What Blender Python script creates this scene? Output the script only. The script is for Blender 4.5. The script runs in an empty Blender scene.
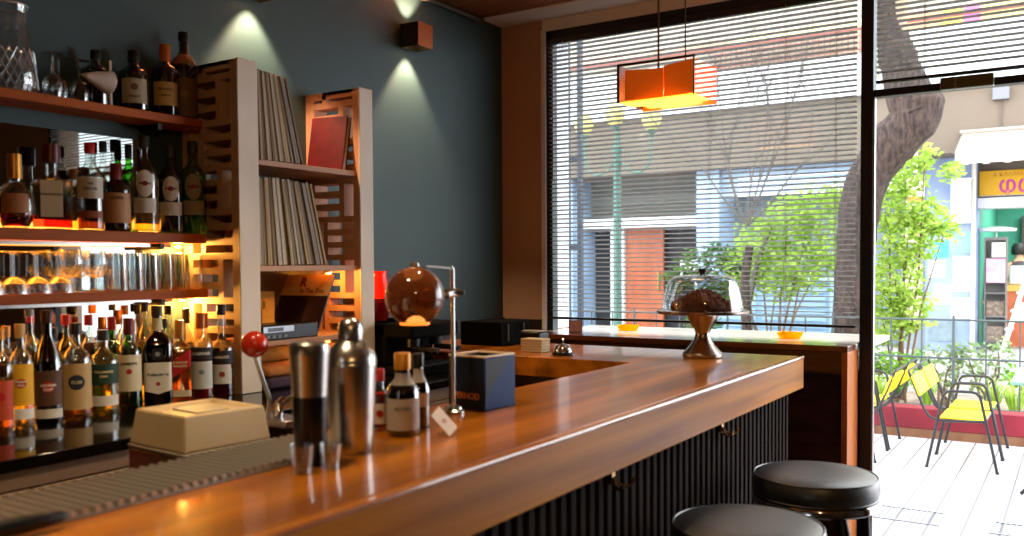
import bpy, bmesh, math, random
import numpy as np
from mathutils import Vector, Matrix

S = bpy.context.scene
COL = S.collection
PI = math.pi
rnd = random.Random(7)

# ------------------------------------------------------------------ camera
F_PX, YAW, PITCH, ROLL, CY = 887.4, 0.570204, -0.03213, -0.005889, 295.32
Fv = Vector((-math.sin(YAW) * math.cos(PITCH), math.cos(YAW) * math.cos(PITCH), math.sin(PITCH)))
Rv = Vector((math.cos(YAW), math.sin(YAW), 0))
Uv = Rv.cross(Fv)
R2 = math.cos(ROLL) * Rv + math.sin(ROLL) * Uv
U2 = -math.sin(ROLL) * Rv + math.cos(ROLL) * Uv
cam = bpy.data.cameras.new('camera')
cam.sensor_width = 36
cam.lens = F_PX * 36 / 1024
cam.shift_y = (CY - 268) / 1024
cam.clip_start = 0.05
cam.clip_end = 200
cam.dof.use_dof = True
cam.dof.focus_distance = 4.2
cam.dof.aperture_fstop = 3.2
cam_o = bpy.data.objects.new('camera', cam)
m = Matrix((R2, U2, -Fv)).transposed().to_4x4()
m.translation = (0, 0, 1.45)
cam_o.matrix_world = m
COL.objects.link(cam_o)
S.camera = cam_o

# ------------------------------------------------------------------ world, exposure
S.view_settings.view_transform = 'Standard'
S.view_settings.look = 'None'
S.view_settings.gamma = 1
S.view_settings.use_curve_mapping = False
S.view_settings.exposure = 0.75
W = bpy.data.worlds.new('sky')
S.world = W
W.use_nodes = True
wn = W.node_tree
wn.nodes.clear()
wo = wn.nodes.new('ShaderNodeOutputWorld')
wb = wn.nodes.new('ShaderNodeBackground')
wb.inputs['Color'].default_value = (0.90, 0.95, 1.0, 1)
wb.inputs['Strength'].default_value = 4.2
wn.links.new(wb.outputs[0], wo.inputs[0])
S.cycles.use_denoising = True
S.cycles.max_bounces = 14
S.cycles.transparent_max_bounces = 40
S.cycles.transmission_bounces = 10
S.cycles.caustics_reflective = False
S.cycles.caustics_refractive = False
S.cycles.sample_clamp_indirect = 8.0

def lamp(name, kind, loc, energy, col, size=0.05, rot=None, spot=None, blend=0.3):
    l = bpy.data.lights.new(name, kind)
    l.energy = energy
    l.color = col
    if kind in ('POINT', 'SPOT'):
        l.shadow_soft_size = size
    if kind == 'AREA':
        l.size = size
    if kind == 'SPOT':
        l.spot_size = spot
        l.spot_blend = blend
    o = bpy.data.objects.new(name, l)
    o.location = loc
    if rot: o.rotation_euler = rot
    COL.objects.link(o)
    return o

# ------------------------------------------------------------------ materials
def lin(c):
    return tuple((v / 255 / 12.92) if v / 255 <= 0.04045 else ((v / 255 + 0.055) / 1.055) ** 2.4 for v in c) + (1,)

MATS = {}
def M(name, rgb=(128, 128, 128), rough=0.5, metal=0.0, spec=0.5, coat=0.0, emit=None, estr=1.0, trans=0.0, ior=1.45, alpha=1.0):
    if name in MATS: return MATS[name]
    mt = bpy.data.materials.new(name)
    mt.use_nodes = True
    b = mt.node_tree.nodes['Principled BSDF']
    b.inputs['Base Color'].default_value = lin(rgb)
    b.inputs['Roughness'].default_value = rough
    b.inputs['Metallic'].default_value = metal
    b.inputs['Specular IOR Level'].default_value = spec
    b.inputs['Coat Weight'].default_value = coat
    b.inputs['Coat Roughness'].default_value = 0.06
    b.inputs['Transmission Weight'].default_value = trans
    b.inputs['IOR'].default_value = ior
    if emit:
        b.inputs['Emission Color'].default_value = lin(emit)
        b.inputs['Emission Strength'].default_value = estr
    MATS[name] = mt
    return mt

def noisy(name, c1, c2, scale=(8, 8, 8), rough=0.5, detail=4, coat=0.0, bump=0.0, coords='Object', lo=0.35, hi=0.65, metal=0.0, spec=0.5, croughness=0.06):
    if name in MATS: return MATS[name]
    mt = M(name, c1, rough, metal, spec, coat)
    nt = mt.node_tree
    b = nt.nodes['Principled BSDF']
    b.inputs['Coat Roughness'].default_value = croughness
    tc = nt.nodes.new('ShaderNodeTexCoord')
    mp = nt.nodes.new('ShaderNodeMapping')
    mp.inputs['Scale'].default_value = scale
    nz = nt.nodes.new('ShaderNodeTexNoise')
    nz.inputs['Scale'].default_value = 1
    nz.inputs['Detail'].default_value = detail
    rp = nt.nodes.new('ShaderNodeValToRGB')
    rp.color_ramp.elements[0].position = lo
    rp.color_ramp.elements[0].color = lin(c1)
    rp.color_ramp.elements[1].position = hi
    rp.color_ramp.elements[1].color = lin(c2)
    L = nt.links.new
    L(tc.outputs[coords], mp.inputs[0]); L(mp.outputs[0], nz.inputs['Vector'])
    L(nz.outputs['Fac'], rp.inputs[0]); L(rp.outputs[0], b.inputs['Base Color'])
    if bump:
        bp = nt.nodes.new('ShaderNodeBump')
        bp.inputs['Strength'].default_value = bump
        bp.inputs['Distance'].default_value = 0.01
        L(nz.outputs['Fac'], bp.inputs['Height']); L(bp.outputs[0], b.inputs['Normal'])
    return mt

def thin_glass(name, tint, lo=0.06, hi=0.75, rough=0.03, gl=(255, 255, 255)):
    if name in MATS: return MATS[name]
    mt = bpy.data.materials.new(name)
    mt.use_nodes = True
    nt = mt.node_tree
    nt.nodes.clear()
    out = nt.nodes.new('ShaderNodeOutputMaterial')
    mx = nt.nodes.new('ShaderNodeMixShader')
    tr = nt.nodes.new('ShaderNodeBsdfTransparent')
    tr.inputs[0].default_value = lin(tint)
    gy = nt.nodes.new('ShaderNodeBsdfGlossy')
    gy.inputs['Color'].default_value = lin(gl)
    gy.inputs['Roughness'].default_value = rough
    lw = nt.nodes.new('ShaderNodeLayerWeight')
    lw.inputs[0].default_value = 0.35
    mr = nt.nodes.new('ShaderNodeMapRange')
    mr.inputs[1].default_value = 0; mr.inputs[2].default_value = 1
    mr.inputs[3].default_value = lo; mr.inputs[4].default_value = hi
    L = nt.links.new
    L(lw.outputs['Facing'], mr.inputs[0]); L(mr.outputs[0], mx.inputs[0])
    L(tr.outputs[0], mx.inputs[1]); L(gy.outputs[0], mx.inputs[2]); L(mx.outputs[0], out.inputs[0])
    MATS[name] = mt
    return mt

def leafy(name, c1, c2, transl=0.45):
    if name in MATS: return MATS[name]
    mt = bpy.data.materials.new(name)
    mt.use_nodes = True
    nt = mt.node_tree
    nt.nodes.clear()
    out = nt.nodes.new('ShaderNodeOutputMaterial')
    mx = nt.nodes.new('ShaderNodeMixShader'); mx.inputs[0].default_value = transl
    df = nt.nodes.new('ShaderNodeBsdfDiffuse'); tl = nt.nodes.new('ShaderNodeBsdfTranslucent')
    tc = nt.nodes.new('ShaderNodeTexCoord')
    nz = nt.nodes.new('ShaderNodeTexNoise'); nz.inputs['Scale'].default_value = 9
    rp = nt.nodes.new('ShaderNodeValToRGB')
    rp.color_ramp.elements[0].position = 0.35; rp.color_ramp.elements[0].color = lin(c1)
    rp.color_ramp.elements[1].position = 0.65; rp.color_ramp.elements[1].color = lin(c2)
    L = nt.links.new
    L(tc.outputs['Object'], nz.inputs['Vector']); L(nz.outputs['Fac'], rp.inputs[0])
    L(rp.outputs[0], df.inputs[0]); L(rp.outputs[0], tl.inputs[0])
    L(df.outputs[0], mx.inputs[1]); L(tl.outputs[0], mx.inputs[2]); L(mx.outputs[0], out.inputs[0])
    MATS[name] = mt
    return mt

# ------------------------------------------------------------------ mesh building
class MB:
    def __init__(s): s.v = []; s.f = []
    def add(s, vs, fs):
        n = len(s.v); s.v += [tuple(v) for v in vs]; s.f += [tuple(i + n for i in f) for f in fs]; return s
    def box(s, x0, x1, y0, y1, z0, z1):
        x0, x1 = min(x0, x1), max(x0, x1); y0, y1 = min(y0, y1), max(y0, y1); z0, z1 = min(z0, z1), max(z0, z1)
        return s.add([(x0, y0, z0), (x1, y0, z0), (x1, y1, z0), (x0, y1, z0), (x0, y0, z1), (x1, y0, z1), (x1, y1, z1), (x0, y1, z1)],
                     [(0, 3, 2, 1), (4, 5, 6, 7), (0, 1, 5, 4), (1, 2, 6, 5), (2, 3, 7, 6), (3, 0, 4, 7)])
    def obox(s, c, ax, ay, az):   # oriented box: centre and three half-axis vectors
        c, ax, ay, az = Vector(c), Vector(ax), Vector(ay), Vector(az)
        vs = [c + i * ax + j * ay + k * az for k in (-1, 1) for (i, j) in ((-1, -1), (1, -1), (1, 1), (-1, 1))]
        return s.add(vs, [(0, 3, 2, 1), (4, 5, 6, 7), (0, 1, 5, 4), (1, 2, 6, 5), (2, 3, 7, 6), (3, 0, 4, 7)])
    def prism(s, poly, z0, z1):
        n = len(poly)
        return s.add([(x, y, z0) for x, y in poly] + [(x, y, z1) for x, y in poly],
                     [tuple(range(n - 1, -1, -1)), tuple(range(n, 2 * n))] + [(i, (i + 1) % n, n + (i + 1) % n, n + i) for i in range(n)])
    def tube(s, pts, r, n=8, caps=True):
        pts = [Vector(p) for p in pts]
        rs = r if isinstance(r, (list, tuple)) else [r] * len(pts)
        rings = []; up = None
        for i, p in enumerate(pts):
            d = (pts[min(i + 1, len(pts) - 1)] - pts[max(i - 1, 0)])
            if d.length < 1e-9: d = Vector((0, 0, 1))
            d.normalize()
            if up is None:
                up = Vector((0, 0, 1)) if abs(d.z) < 0.9 else Vector((1, 0, 0))
            a = d.cross(up)
            if a.length < 1e-6: a = d.cross(Vector((0, 1, 0)))
            a.normalize(); b = d.cross(a); up = a.cross(d) 
            rings.append([p + rs[i] * (math.cos(2 * PI * k / n) * a + math.sin(2 * PI * k / n) * b) for k in range(n)])
        vs = [v for g in rings for v in g]; fs = []
        for i in range(len(rings) - 1):
            for k in range(n):
                fs.append((i * n + k, i * n + (k + 1) % n, (i + 1) * n + (k + 1) % n, (i + 1) * n + k))
        if caps:
            fs.append(tuple(range(n - 1, -1, -1))); fs.append(tuple((len(rings) - 1) * n + k for k in range(n)))
        return s.add(vs, fs)
    def lathe(s, prof, n=28, c=(0, 0, 0), p=None, rot=0.0, rb=None):
        # prof: (radius, z) list; p: superellipse power for radii above 0.7 rb
        vs = []; fs = []; rows = []
        for r, z in prof:
            if r < 1e-6:
                rows.append([len(vs)]); vs.append((c[0], c[1], c[2] + z)); continue
            row = []
            for k in range(n):
                t = 2 * PI * k / n
                q = 1.0
                if p and r > 0.7 * rb: q = sq(t, p)
                row.append(len(vs)); vs.append((c[0] + r * q * math.cos(t + rot), c[1] + r * q * math.sin(t + rot), c[2] + z))
            rows.append(row)
        for a, b in zip(rows, rows[1:]):
            if len(a) == 1 and len(b) == 1: continue
            for k in range(n):
                k2 = (k + 1) % n
                if len(a) == 1: fs.append((a[0], b[k2], b[k]))
                elif len(b) == 1: fs.append((a[k], a[k2], b[0]))
                else: fs.append((a[k], a[k2], b[k2], b[k]))
        return s.add(vs, fs)
    def build(s, name, mat, parent=None, bevel=0.0, smooth=True, loc=None, rot=None, angle=35, seg=2):
        me = bpy.data.meshes.new(name)
        me.from_pydata(s.v, [], s.f)
        me.materials.append(mat)
        if smooth:
            me.shade_smooth()
            me.set_sharp_from_angle(angle=math.radians(angle))
        me.update()
        o = bpy.data.objects.new(name, me)
        COL.objects.link(o)
        if parent: o.parent = parent
        if loc: o.location = loc
        if rot: o.rotation_euler = rot
        if bevel:
            bv = o.modifiers.new('bevel', 'BEVEL'); bv.width = bevel; bv.segments = seg; bv.limit_method = 'ANGLE'; bv.angle_limit = math.radians(40)
        return o

def sq(t, p):
    return 1 / (abs(math.cos(t)) ** p + abs(math.sin(t)) ** p) ** (1 / p)

def tag(o, label, cat, group=None, kind=None):
    o['label'] = label; o['category'] = cat
    if group: o['group'] = group
    if kind: o['kind'] = kind
    return o
def thing(name, label, cat, loc=(0, 0, 0), rz=0.0, group=None, rot=None):
    o = bpy.data.objects.new(name, None)
    COL.objects.link(o)
    o.location = loc
    o.rotation_euler = rot if rot else (0, 0, rz)
    o.empty_display_size = 0.05
    return tag(o, label, cat, group)
def struct(mb, name, mat, parent=None, **k):
    o = mb.build(name, mat, parent, **k)
    if not parent: o['kind'] = 'structure'
    return o
def copy_tree(o, label=None, loc=None, rz=None, parent=None):
    c = o.copy(); COL.objects.link(c)
    if parent is not None: c.parent = parent
    if label: c['label'] = label
    if loc is not None: c.location = loc
    if rz is not None: c.rotation_euler = (0, 0, rz)
    for ch in list(o.children): copy_tree(ch, parent=c)
    return c
def B(*a): return MB().box(*a)
def Lt(prof, n=28, **k): return MB().lathe(prof, n, **k)

def text_data(txt, size, extrude=0.0, bold=0.0):
    cu = bpy.data.curves.new('lettering', 'FONT')
    cu.body = txt; cu.size = size; cu.align_x = 'CENTER'; cu.align_y = 'CENTER'; cu.extrude = extrude; cu.offset = bold
    o = bpy.data.objects.new('lettering', cu)
    COL.objects.link(o)
    dg = bpy.context.evaluated_depsgraph_get()
    me = o.evaluated_get(dg).to_mesh()
    vs = [tuple(v.co) for v in me.vertices]; fs = [tuple(p.vertices) for p in me.polygons]
    o.evaluated_get(dg).to_mesh_clear()
    bpy.data.objects.remove(o); bpy.data.curves.remove(cu)
    return vs, fs
def flat_text(txt, size, mat, parent, origin, right, up, extrude=0.0008, name='lettering', bold=0.0):
    vs, fs = text_data(txt, size, extrude, bold)
    o_, r_, u_ = Vector(origin), Vector(right).normalized(), Vector(up).normalized()
    n_ = r_.cross(u_)
    mb = MB().add([o_ + r_ * v[0] + u_ * v[1] + n_ * v[2] for v in vs], fs)
    return mb.build(name, mat, parent, smooth=False)

# palette
steel = M('brushed steel', (196, 193, 188), 0.26, 1.0)
chrome = M('chrome', (210, 210, 210), 0.08, 1.0)
blackm = M('black metal', (18, 18, 20), 0.4)
blackp = M('black plastic', (14, 13, 13), 0.35)
bar_wood = noisy('varnished bar wood', (108, 52, 3), (208, 124, 20), (11, 0.8, 14), 0.35, 6, coat=0.45, lo=0.3, hi=0.72, croughness=0.07, spec=0.2)
fascia_dark = noisy('dark stained wood', (62, 30, 16), (88, 45, 24), (4, 4, 18), 0.35, 5, coat=0.4)
shelf_wood = noisy('varnished shelf wood', (150, 66, 8), (190, 94, 18), (14, 1.2, 14), 0.45, 5, coat=0.0, spec=.2)
pallet_wood = noisy('stained pallet wood', (196, 158, 122), (214, 178, 142), (14, 14, 2.5), 0.6, 5)
pale_paint = noisy('cream paint', (222, 204, 184), (236, 220, 202), (6, 6, 3), 0.6, 4)

exec_parts = []
# ------------------------------------------------------------------ room shell
Xw, Yw = -2.60, 3.98          # teal wall, window plane
teal = noisy('teal paint', (48, 68, 70), (56, 78, 80), (1.3, 1.3, 1.3), 0.55, 4)
beige = M('beige plaster', (176, 142, 116), 0.75)
white_plaster = M('white plaster', (222, 214, 204), 0.8)
dark_wall = M('dark wall paint', (70, 60, 54), 0.8)
floor_mat = noisy('dark floor', (52, 44, 40), (78, 66, 58), (9, 9, 9), 0.4, 5)
struct(B(Xw - 0.15, Xw, -2.6, 4.0, 0, 2.9), 'wall_left', teal)
struct(B(Xw, 2.75, -2.75, -2.6, 0, 2.9), 'wall_back', dark_wall)
struct(B(2.6, 2.75, -2.6, 4.0, 0, 2.9), 'wall_right', dark_wall)
struct(B(-2.75, 2.75, -2.75, 4.05, -0.12, 0.0), 'floor', floor_mat)
ceil_mat = noisy('brown ceiling boards', (112, 66, 36), (150, 92, 52), (2, 16, 2), 0.6, 5)
struct(B(-2.75, 2.75, -2.75, 3.77, 2.72, 2.86), 'ceiling', ceil_mat)
struct(B(-2.75, 2.75, 3.77, 4.10, 2.715, 2.86), 'trim_1', white_plaster)
# pillar between the teal wall and the window; solid wall at the far end of the front
struct(B(Xw, -2.352, 3.965, 4.22, 0, 2.715), 'wall_front', beige)
struct(B(1.7, 2.6, 3.965, 4.22, 0, 2.715), 'wall_front.001', beige)
struct(B(-2.352, -2.327, 3.955, 4.20, 1.125, 2.66), 'trim_2', M('white jamb', (226, 226, 230), 0.6))
struct(B(-2.352, 1.7, 3.97, 4.22, 2.655, 2.72), 'trim_3', white_plaster)
struct(B(-2.352, -0.79, 3.99, 4.20, 0, 1.0), 'wall_front.002', dark_wall)
# dark cladding low on the teal wall, with a thin pale rail
clad = noisy('dark panelling', (34, 26, 22), (46, 36, 30), (3, 3, 12), 0.45, 4)
struct(B(Xw, Xw + 0.015, 2.75, 3.96, 0.9, 1.182), 'trim_4', clad)
struct(B(Xw + 0.016, -2.352, 3.945, 3.964, 0.9, 1.175), 'trim_5', clad)
# conduit under the ceiling corner
struct(MB().tube([(Xw + 0.02, -1, 2.70), (Xw + 0.02, 3.76, 2.70)], 0.014, 8), 'trim_6', M('dusty conduit', (70, 60, 52), 0.6))
# window frames
frame_m = M('black window frame', (22, 22, 25), 0.45)
wf = MB()
wf.box(-2.327, -2.293, 3.965, 4.02, 1.02, 2.655)       # jamb
wf.box(-0.789, -0.739, 3.955, 4.03, 0, 2.655)          # mullion
wf.box(-2.327, 1.7, 3.965, 4.02, 2.605, 2.655)         # head
wf.box(-0.739, 1.7, 3.965, 4.02, 2.150, 2.181)         # transom
wf.box(1.66, 1.7, 3.965, 4.02, 0, 2.655)
win = struct(wf, 'window_1', frame_m, bevel=0.003)
glassm = thin_glass('window glass', (246, 250, 250), 0.02, 0.5)
g = MB().box(-2.293, -0.789, 4.004, 4.008, 1.14, 2.605).build('pane', glassm, win)
g2 = MB().box(-0.739, 1.66, 4.004, 4.008, 2.181, 2.605).build('pane', glassm, win)
struct(B(-0.739, -0.733, 3.96, 3.985, 0.0, 2.15), 'trim_7', M('aluminium strip', (170, 172, 176), 0.35, 0.8))

# ------------------------------------------------------------------ large things: bar counter
bar = thing('bar_counter', 'long varnished wooden bar counter with a dark ribbed front', 'bar counter', (-1.13, 1.4, 0))
def loc(o, mb, name, mat, **k):      # build world-space geometry as a child of the empty o
    T = Matrix.Translation(o.location) @ o.rotation_euler.to_matrix().to_4x4()
    I = T.inverted()
    mb.v = [tuple(I @ Vector(v)) for v in mb.v]
    return mb.build(name, mat, o, **k)
loc(bar, MB().prism([(-1.374, -1.4), (-0.916, -1.4), (-0.916, 3.464), (-1.374, 3.464)], 0.98, 1.10), 'worktop', bar_wood, bevel=0.002)
loc(bar, B(-0.9155, -0.892, -1.4, 3.464, 0.978, 1.10), 'edge_fascia', noisy('edge fascia wood', (136, 74, 6), (216, 136, 26), (14, 0.8, 16), 0.38, 6, coat=0.05, spec=0.12, lo=.35, hi=.7), bevel=0.004, seg=3)
loc(bar, MB().tube([(-0.8945, -1.4, 1.0965), (-0.8945, 3.463, 1.0965)], 0.0058, 10), 'edge_highlight_bead', noisy('edge highlight lacquer', (170, 96, 36), (200, 120, 50), (14, 1, 14), 0.2, 4, coat=1.0))  # glossy bead added to carry the highlight along the top edge
rt = loc(bar, MB().box(-2.58, -1.376, 2.955, 3.51, 1.02, 1.0985), 'return_top', bar_wood, bevel=0.004)
loc(bar, B(-1.36, -0.965, -1.35, 3.43, 0.0, 0.979), 'bar_body', M('bar body', (28, 22, 20), 0.7))
rib = MB()
yy = -1.35
while yy < 3.43:
    rib.box(-0.966, -0.945, yy, yy + 0.027, 0.03, 0.975); yy += 0.045
loc(bar, rib, 'ribbed_panel', noisy('dark ribs', (38, 29, 25), (50, 39, 34), (6, 6, 1.5), 0.75, 4, spec=.06), bevel=0.004)
loc(bar, B(-2.56, -1.38, 2.99, 3.47, 0.0, 1.018), 'return_body', fascia_dark)
brass = M('aged brass', (190, 150, 100), 0.25, 1.0)
for hy in (1.904, 2.671, 0.9):
    h = MB().box(-0.945, -0.935, hy - 0.008, hy + 0.008, 0.93, 0.979)
    for sgn in (-1, 1):
        h.tube([(-0.937, hy, 0.945), (-0.925, hy + sgn * 0.012, 0.928), (-0.91, hy + sgn * 0.022, 0.922), (-0.897, hy + sgn * 0.026, 0.932), (-0.894, hy + sgn * 0.026, 0.944)], 0.0042, 8)
    loc(bar, h, 'coat_hook', brass)

# window counter
wc = thing('window_counter', 'dark wooden counter running under the window past the black mullion', 'counter', (-1.55, 3.9, 0))
wct = noisy('window counter wood', (96, 46, 26), (134, 70, 40), (0.9, 10, 12), 0.3, 5, coat=0.8)
loc(wc, MB().prism([(-2.345, 3.745), (-0.79, 3.745), (-0.79, 3.90), (-2.345, 3.90)], 1.095, 1.12), 'counter_top', wct, bevel=0.003)
loc(wc, MB().prism([(-2.345, 3.9005), (-0.79, 3.9005), (-0.79, 4.035), (-0.752, 4.035), (-0.752, 4.45), (-2.32, 4.45), (-2.32, 3.952), (-2.345, 3.952)], 1.095, 1.12), 'outer_ledge', noisy('daylit ledge', (226, 216, 206), (214, 200, 188), (3, 3, 3), 0.25, 4, coat=0.5), bevel=0.003)  # pale colour stands for daylight on the outer part of the counter
loc(wc, B(-2.345, -0.815, 3.752, 3.775, 1.005, 1.094), 'fascia', fascia_dark)
loc(wc, B(-0.815, -0.791, 3.748, 3.95, 0.0, 1.094), 'end_panel', noisy('lit orange end panel', (206, 112, 48), (226, 138, 70), (10, 10, 1), 0.35, 5, coat=0.5), bevel=0.002)  # light from outside is put into the orange of this panel
loc(wc, B(-2.345, -0.816, 3.90, 3.93, 0.0, 1.094), 'back_panel', fascia_dark)
for bx in (-0.83, -1.8):
    br = MB().tube([(bx, 4.235, 0.86), (bx, 4.42, 1.09)], 0.012, 6).tube([(bx, 4.235, 0.80), (bx, 4.235, 1.09)], 0.012, 6)
    loc(wc, br, 'bracket', M('grey bracket', (90, 96, 104), 0.4, 0.6))

# back counter with drawers
bc = thing('back_counter', 'dark back counter with a black glossy top under the bottles', 'back counter', (-2.28, 1.0, 0))
loc(bc, B(Xw, -1.965, -1.0, 2.94, 1.007, 1.035), 'worktop', M('black glossy top', (12, 12, 13), 0.08, spec=0.6), bevel=0.002)
cab = noisy('grey brown laminate', (138, 114, 98), (152, 128, 110), (2, 2, 2), 0.5, 3)
loc(bc, B(Xw, -1.985, -1.0, 2.94, 0.06, 1.006), 'body', cab)
loc(bc, B(Xw, -1.972, -1.0, 2.94, 0.965, 1.006), 'top_rail', cab)
for k in range(6):
    y0 = -0.72 + k * 0.6
    d = loc(bc, B(-1.985, -1.967, y0 + 0.003, y0 + 0.597, 0.62, 0.96), 'drawer', cab, bevel=0.002)
    hm = B(-1.969, -1.957, y0 + 0.25, y0 + 0.36, 0.90, 0.925)
    I = Vector(bc.location); hm.v = [tuple(Vector(v) - I) for v in hm.v]
    hm.build('handle', blackp, d, bevel=0.002)
    d2 = loc(bc, B(-1.985, -1.967, y0 + 0.003, y0 + 0.597, 0.09, 0.615), 'door', cab, bevel=0.002)

# under-bar work station
ub = thing('under_bar_station', 'dark work station behind the bar below the drip mat', 'work station', (-1.6, 1.6, 0))
loc(ub, B(-1.80, -1.385, 0.3, 2.6, 0.84, 0.88), 'top', M('dark steel', (40, 38, 37), 0.3, 0.7), bevel=0.003)
loc(ub, B(-1.76, -1.385, 0.32, 2.58, 0.0, 0.838), 'body', blackp)

# pallet record shelf
ps = thing('record_shelf', 'pallet wood shelving unit with white front edges holding vinyl records', 'shelf', (-2.46, 2.33, 1.035))
def pallet(y0, y1, name, mat):
    fr = MB()
    X = [-2.60, -2.555, -2.425, -2.400, -2.352, -2.322]      # stile, row slots, mullion, tall slots, stile
    fr.box(X[0], X[1], y0, y1, 1.036, 2.134).box(X[4], X[5], y0, y1, 1.036, 2.134)
    z = 1.036; k = 0
    while z < 2.13:
        top = min(z + .148, 2.134)
        if k % 2 == 0:          # three short slots towards the wall, one tall slot towards the front
            fr.box(X[2], X[3], y0, y1, z, top)
            for q in [q for q in (0, .049, .098) if z + q < top - .004]: fr.box(X[1], X[2], y0, y1, z + q, min(z + q + .022, top))
            fr.box(X[3], X[4], y0, y1, z, min(z + .022, top))
        else:
            xm = X[1] + .045
            fr.box(xm, xm + .022, y0, y1, z, top)
            for q in [q for q in (0, .049, .098) if z + q < top - .004]: fr.box(xm + .022, X[4], y0, y1, z + q, min(z + q + .022, top))
            fr.box(X[1], xm, y0, y1, z, min(z + .022, top))
        z = top; k += 1
    fr.box(X[1], X[4], y0, y1, 2.106, 2.134)
    return loc(ps, fr, name, mat)
pallet(1.966, 2.046, 'side_panel', pallet_wood)
pallet(2.545, 2.615, 'side_panel', noisy('red lit pallet wood', (196, 138, 104), (210, 156, 122), (14, 14, 2.5), 0.6, 5))  # redder copy of the pallet wood, the red lamp's light put into its colour
for y0, y1 in ((1.964, 2.048), (2.543, 2.617)):
    loc(ps, B(-2.322, -2.314, y0, y1, 1.036, 2.136), 'front_board', pale_paint, bevel=0.002)
for (zt, zb2) in ((1.818, 1.798), (1.459, 1.439), (1.2015, 1.183)):
    loc(ps, B(-2.599, -2.335, 2.047, 2.544, zb2, zt), 'shelf', noisy('pine shelf', (178, 122, 84), (206, 152, 110), (12, 1.5, 12), 0.5, 5), bevel=0.002)
loc(ps, B(-2.599, -2.585, 2.047, 2.544, 1.036, 1.44), 'back_board', M('olive glow back board', (120, 98, 52), 0.6))  # olive panel below; higher up, lamp glow on the wall put into its colour

# wall shelves for bottles
for lab, zt, zb2, ye in (('highest wooden wall shelf, with the carafe and dark bottles', 1.945, 1.918, 1.945),
                         ('middle wooden wall shelf carrying the row of spirit bottles', 1.566, 1.533, 1.953),
                         ('lowest wooden wall shelf crowded with drinking glasses', 1.382, 1.353, 1.957)):
    t = thing('wall_shelf', lab, 'shelf', (-2.53, 1.0, zb2), 0, 'wooden bottle shelves')
    loc(t, B(Xw + 0.005, -2.465, -0.6, ye, zb2, zt), 'board', shelf_wood, bevel=0.003)
    for by in (-0.4, 0.7, 1.8): loc(t, B(Xw + 0.005, -2.50, by, by + 0.015, zb2 - 0.02, zb2 - 0.001), 'bracket', blackm)

# mirror behind the bottles
mir = thing('wall_mirror', 'wall mirror behind the bottle shelves', 'mirror', (Xw, 1.5, 1.4))
mirm = M('mirror silver', (164, 166, 166), 0.02, 1.0)
loc(mir, B(Xw + 0.0005, Xw + 0.004, 0.9, 1.80, 1.05, 1.87), 'glass', mirm)

# ------------------------------------------------------------------ bottles
G = {
 'clear': thin_glass('clear bottle glass', (236, 240, 236)),
 'green': thin_glass('green bottle glass', (120, 200, 90)),
 'dgreen': thin_glass('dark green bottle glass', (60, 110, 50)),
 'brown': thin_glass('brown bottle glass', (70, 34, 14)),
 'black': thin_glass('black bottle glass', (14, 10, 9)),
}
def liq(name, rgb):
    return M('liquid ' + name, rgb, 0.05, 0, 0.5, trans=0.85, ior=1.34)
LQ = {'amber': liq('amber', (214, 120, 30)), 'red': liq('red', (150, 14, 10)), 'gold': liq('gold', (236, 190, 70)), 'brown': liq('brown', (96, 40, 14)),
      'dark': liq('dark', (26, 10, 7)), 'green': liq('green', (120, 190, 50)), 'clear': liq('clear', (238, 240, 236)), 'ruby': liq('ruby', (92, 12, 12))}
PAPER = {}
def paper(rgb, rough=0.55):
    k = 'paper %d %d %d' % rgb
    return M(k, rgb, rough)
def capm(rgb, metal=0.0, rough=0.35):
    return M('cap %d %d %d %d' % (*rgb, int(metal * 10)), rgb, rough, metal)

def profile(style, h, r, cap):
    hb = h - cap
    if style == 'spirit':      # straight body, round shoulder, slim neck
        rn = r * 0.34; sh = 0.60 * h
        pr = [(0, 0.004), (r * 0.6, 0.003), (r * 0.93, 0), (r, 0.008), (r, sh), (r * 0.97, sh + 0.04 * h), (r * 0.80, sh + 0.09 * h), (r * 0.52, sh + 0.13 * h), (rn * 1.08, sh + 0.17 * h), (rn, min(sh + 0.22 * h, hb - .004)), (rn, hb)]
    elif style == 'slope':     # long sloping shoulder
        rn = r * 0.36; sh = 0.50 * h
        pr = [(0, 0.004), (r * 0.6, 0.003), (r * 0.93, 0), (r, 0.008), (r, sh), (r * 0.93, sh + 0.07 * h), (r * 0.72, sh + 0.15 * h), (r * 0.5, sh + 0.22 * h), (rn, sh + 0.29 * h), (rn, hb)]
    elif style == 'squat':     # wide low body, tall neck
        rn = r * 0.30; sh = 0.50 * h
        pr = [(0, 0.004), (r * 0.6, 0.003), (r * 0.95, 0), (r, 0.006), (r, sh), (r * 0.96, sh + 0.035 * h), (r * 0.78, sh + 0.07 * h), (r * 0.45, sh + 0.10 * h), (rn * 1.05, sh + 0.13 * h), (rn, sh + 0.18 * h), (rn, hb)]
    elif style == 'bulb':      # round decanter
        rn = r * 0.32
        pr = [(0, 0.004), (r * 0.55, 0), (r * 0.72, 0.006), (r * 0.93, 0.14 * h), (r, 0.28 * h), (r * 0.96, 0.40 * h), (r * 0.80, 0.51 * h), (r * 0.5, 0.58 * h), (rn, 0.63 * h), (rn, hb)]
    elif style == 'sauce':
        rn = r * 0.42; sh = 0.52 * h
        pr = [(0, 0.003), (r * 0.9, 0), (r, 0.006), (r, sh), (r * 0.9, sh + 0.06 * h), (r * 0.6, sh + 0.13 * h), (rn, sh + 0.18 * h), (rn, hb)]
    return pr, rn

def rad_at(pr, z):
    for (r0, z0), (r1, z1) in zip(pr, pr[1:]):
        if z0 <= z <= z1 and z1 > z0: return r0 + (r1 - r0) * (z - z0) / (z1 - z0)
    return pr[-1][0]

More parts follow.
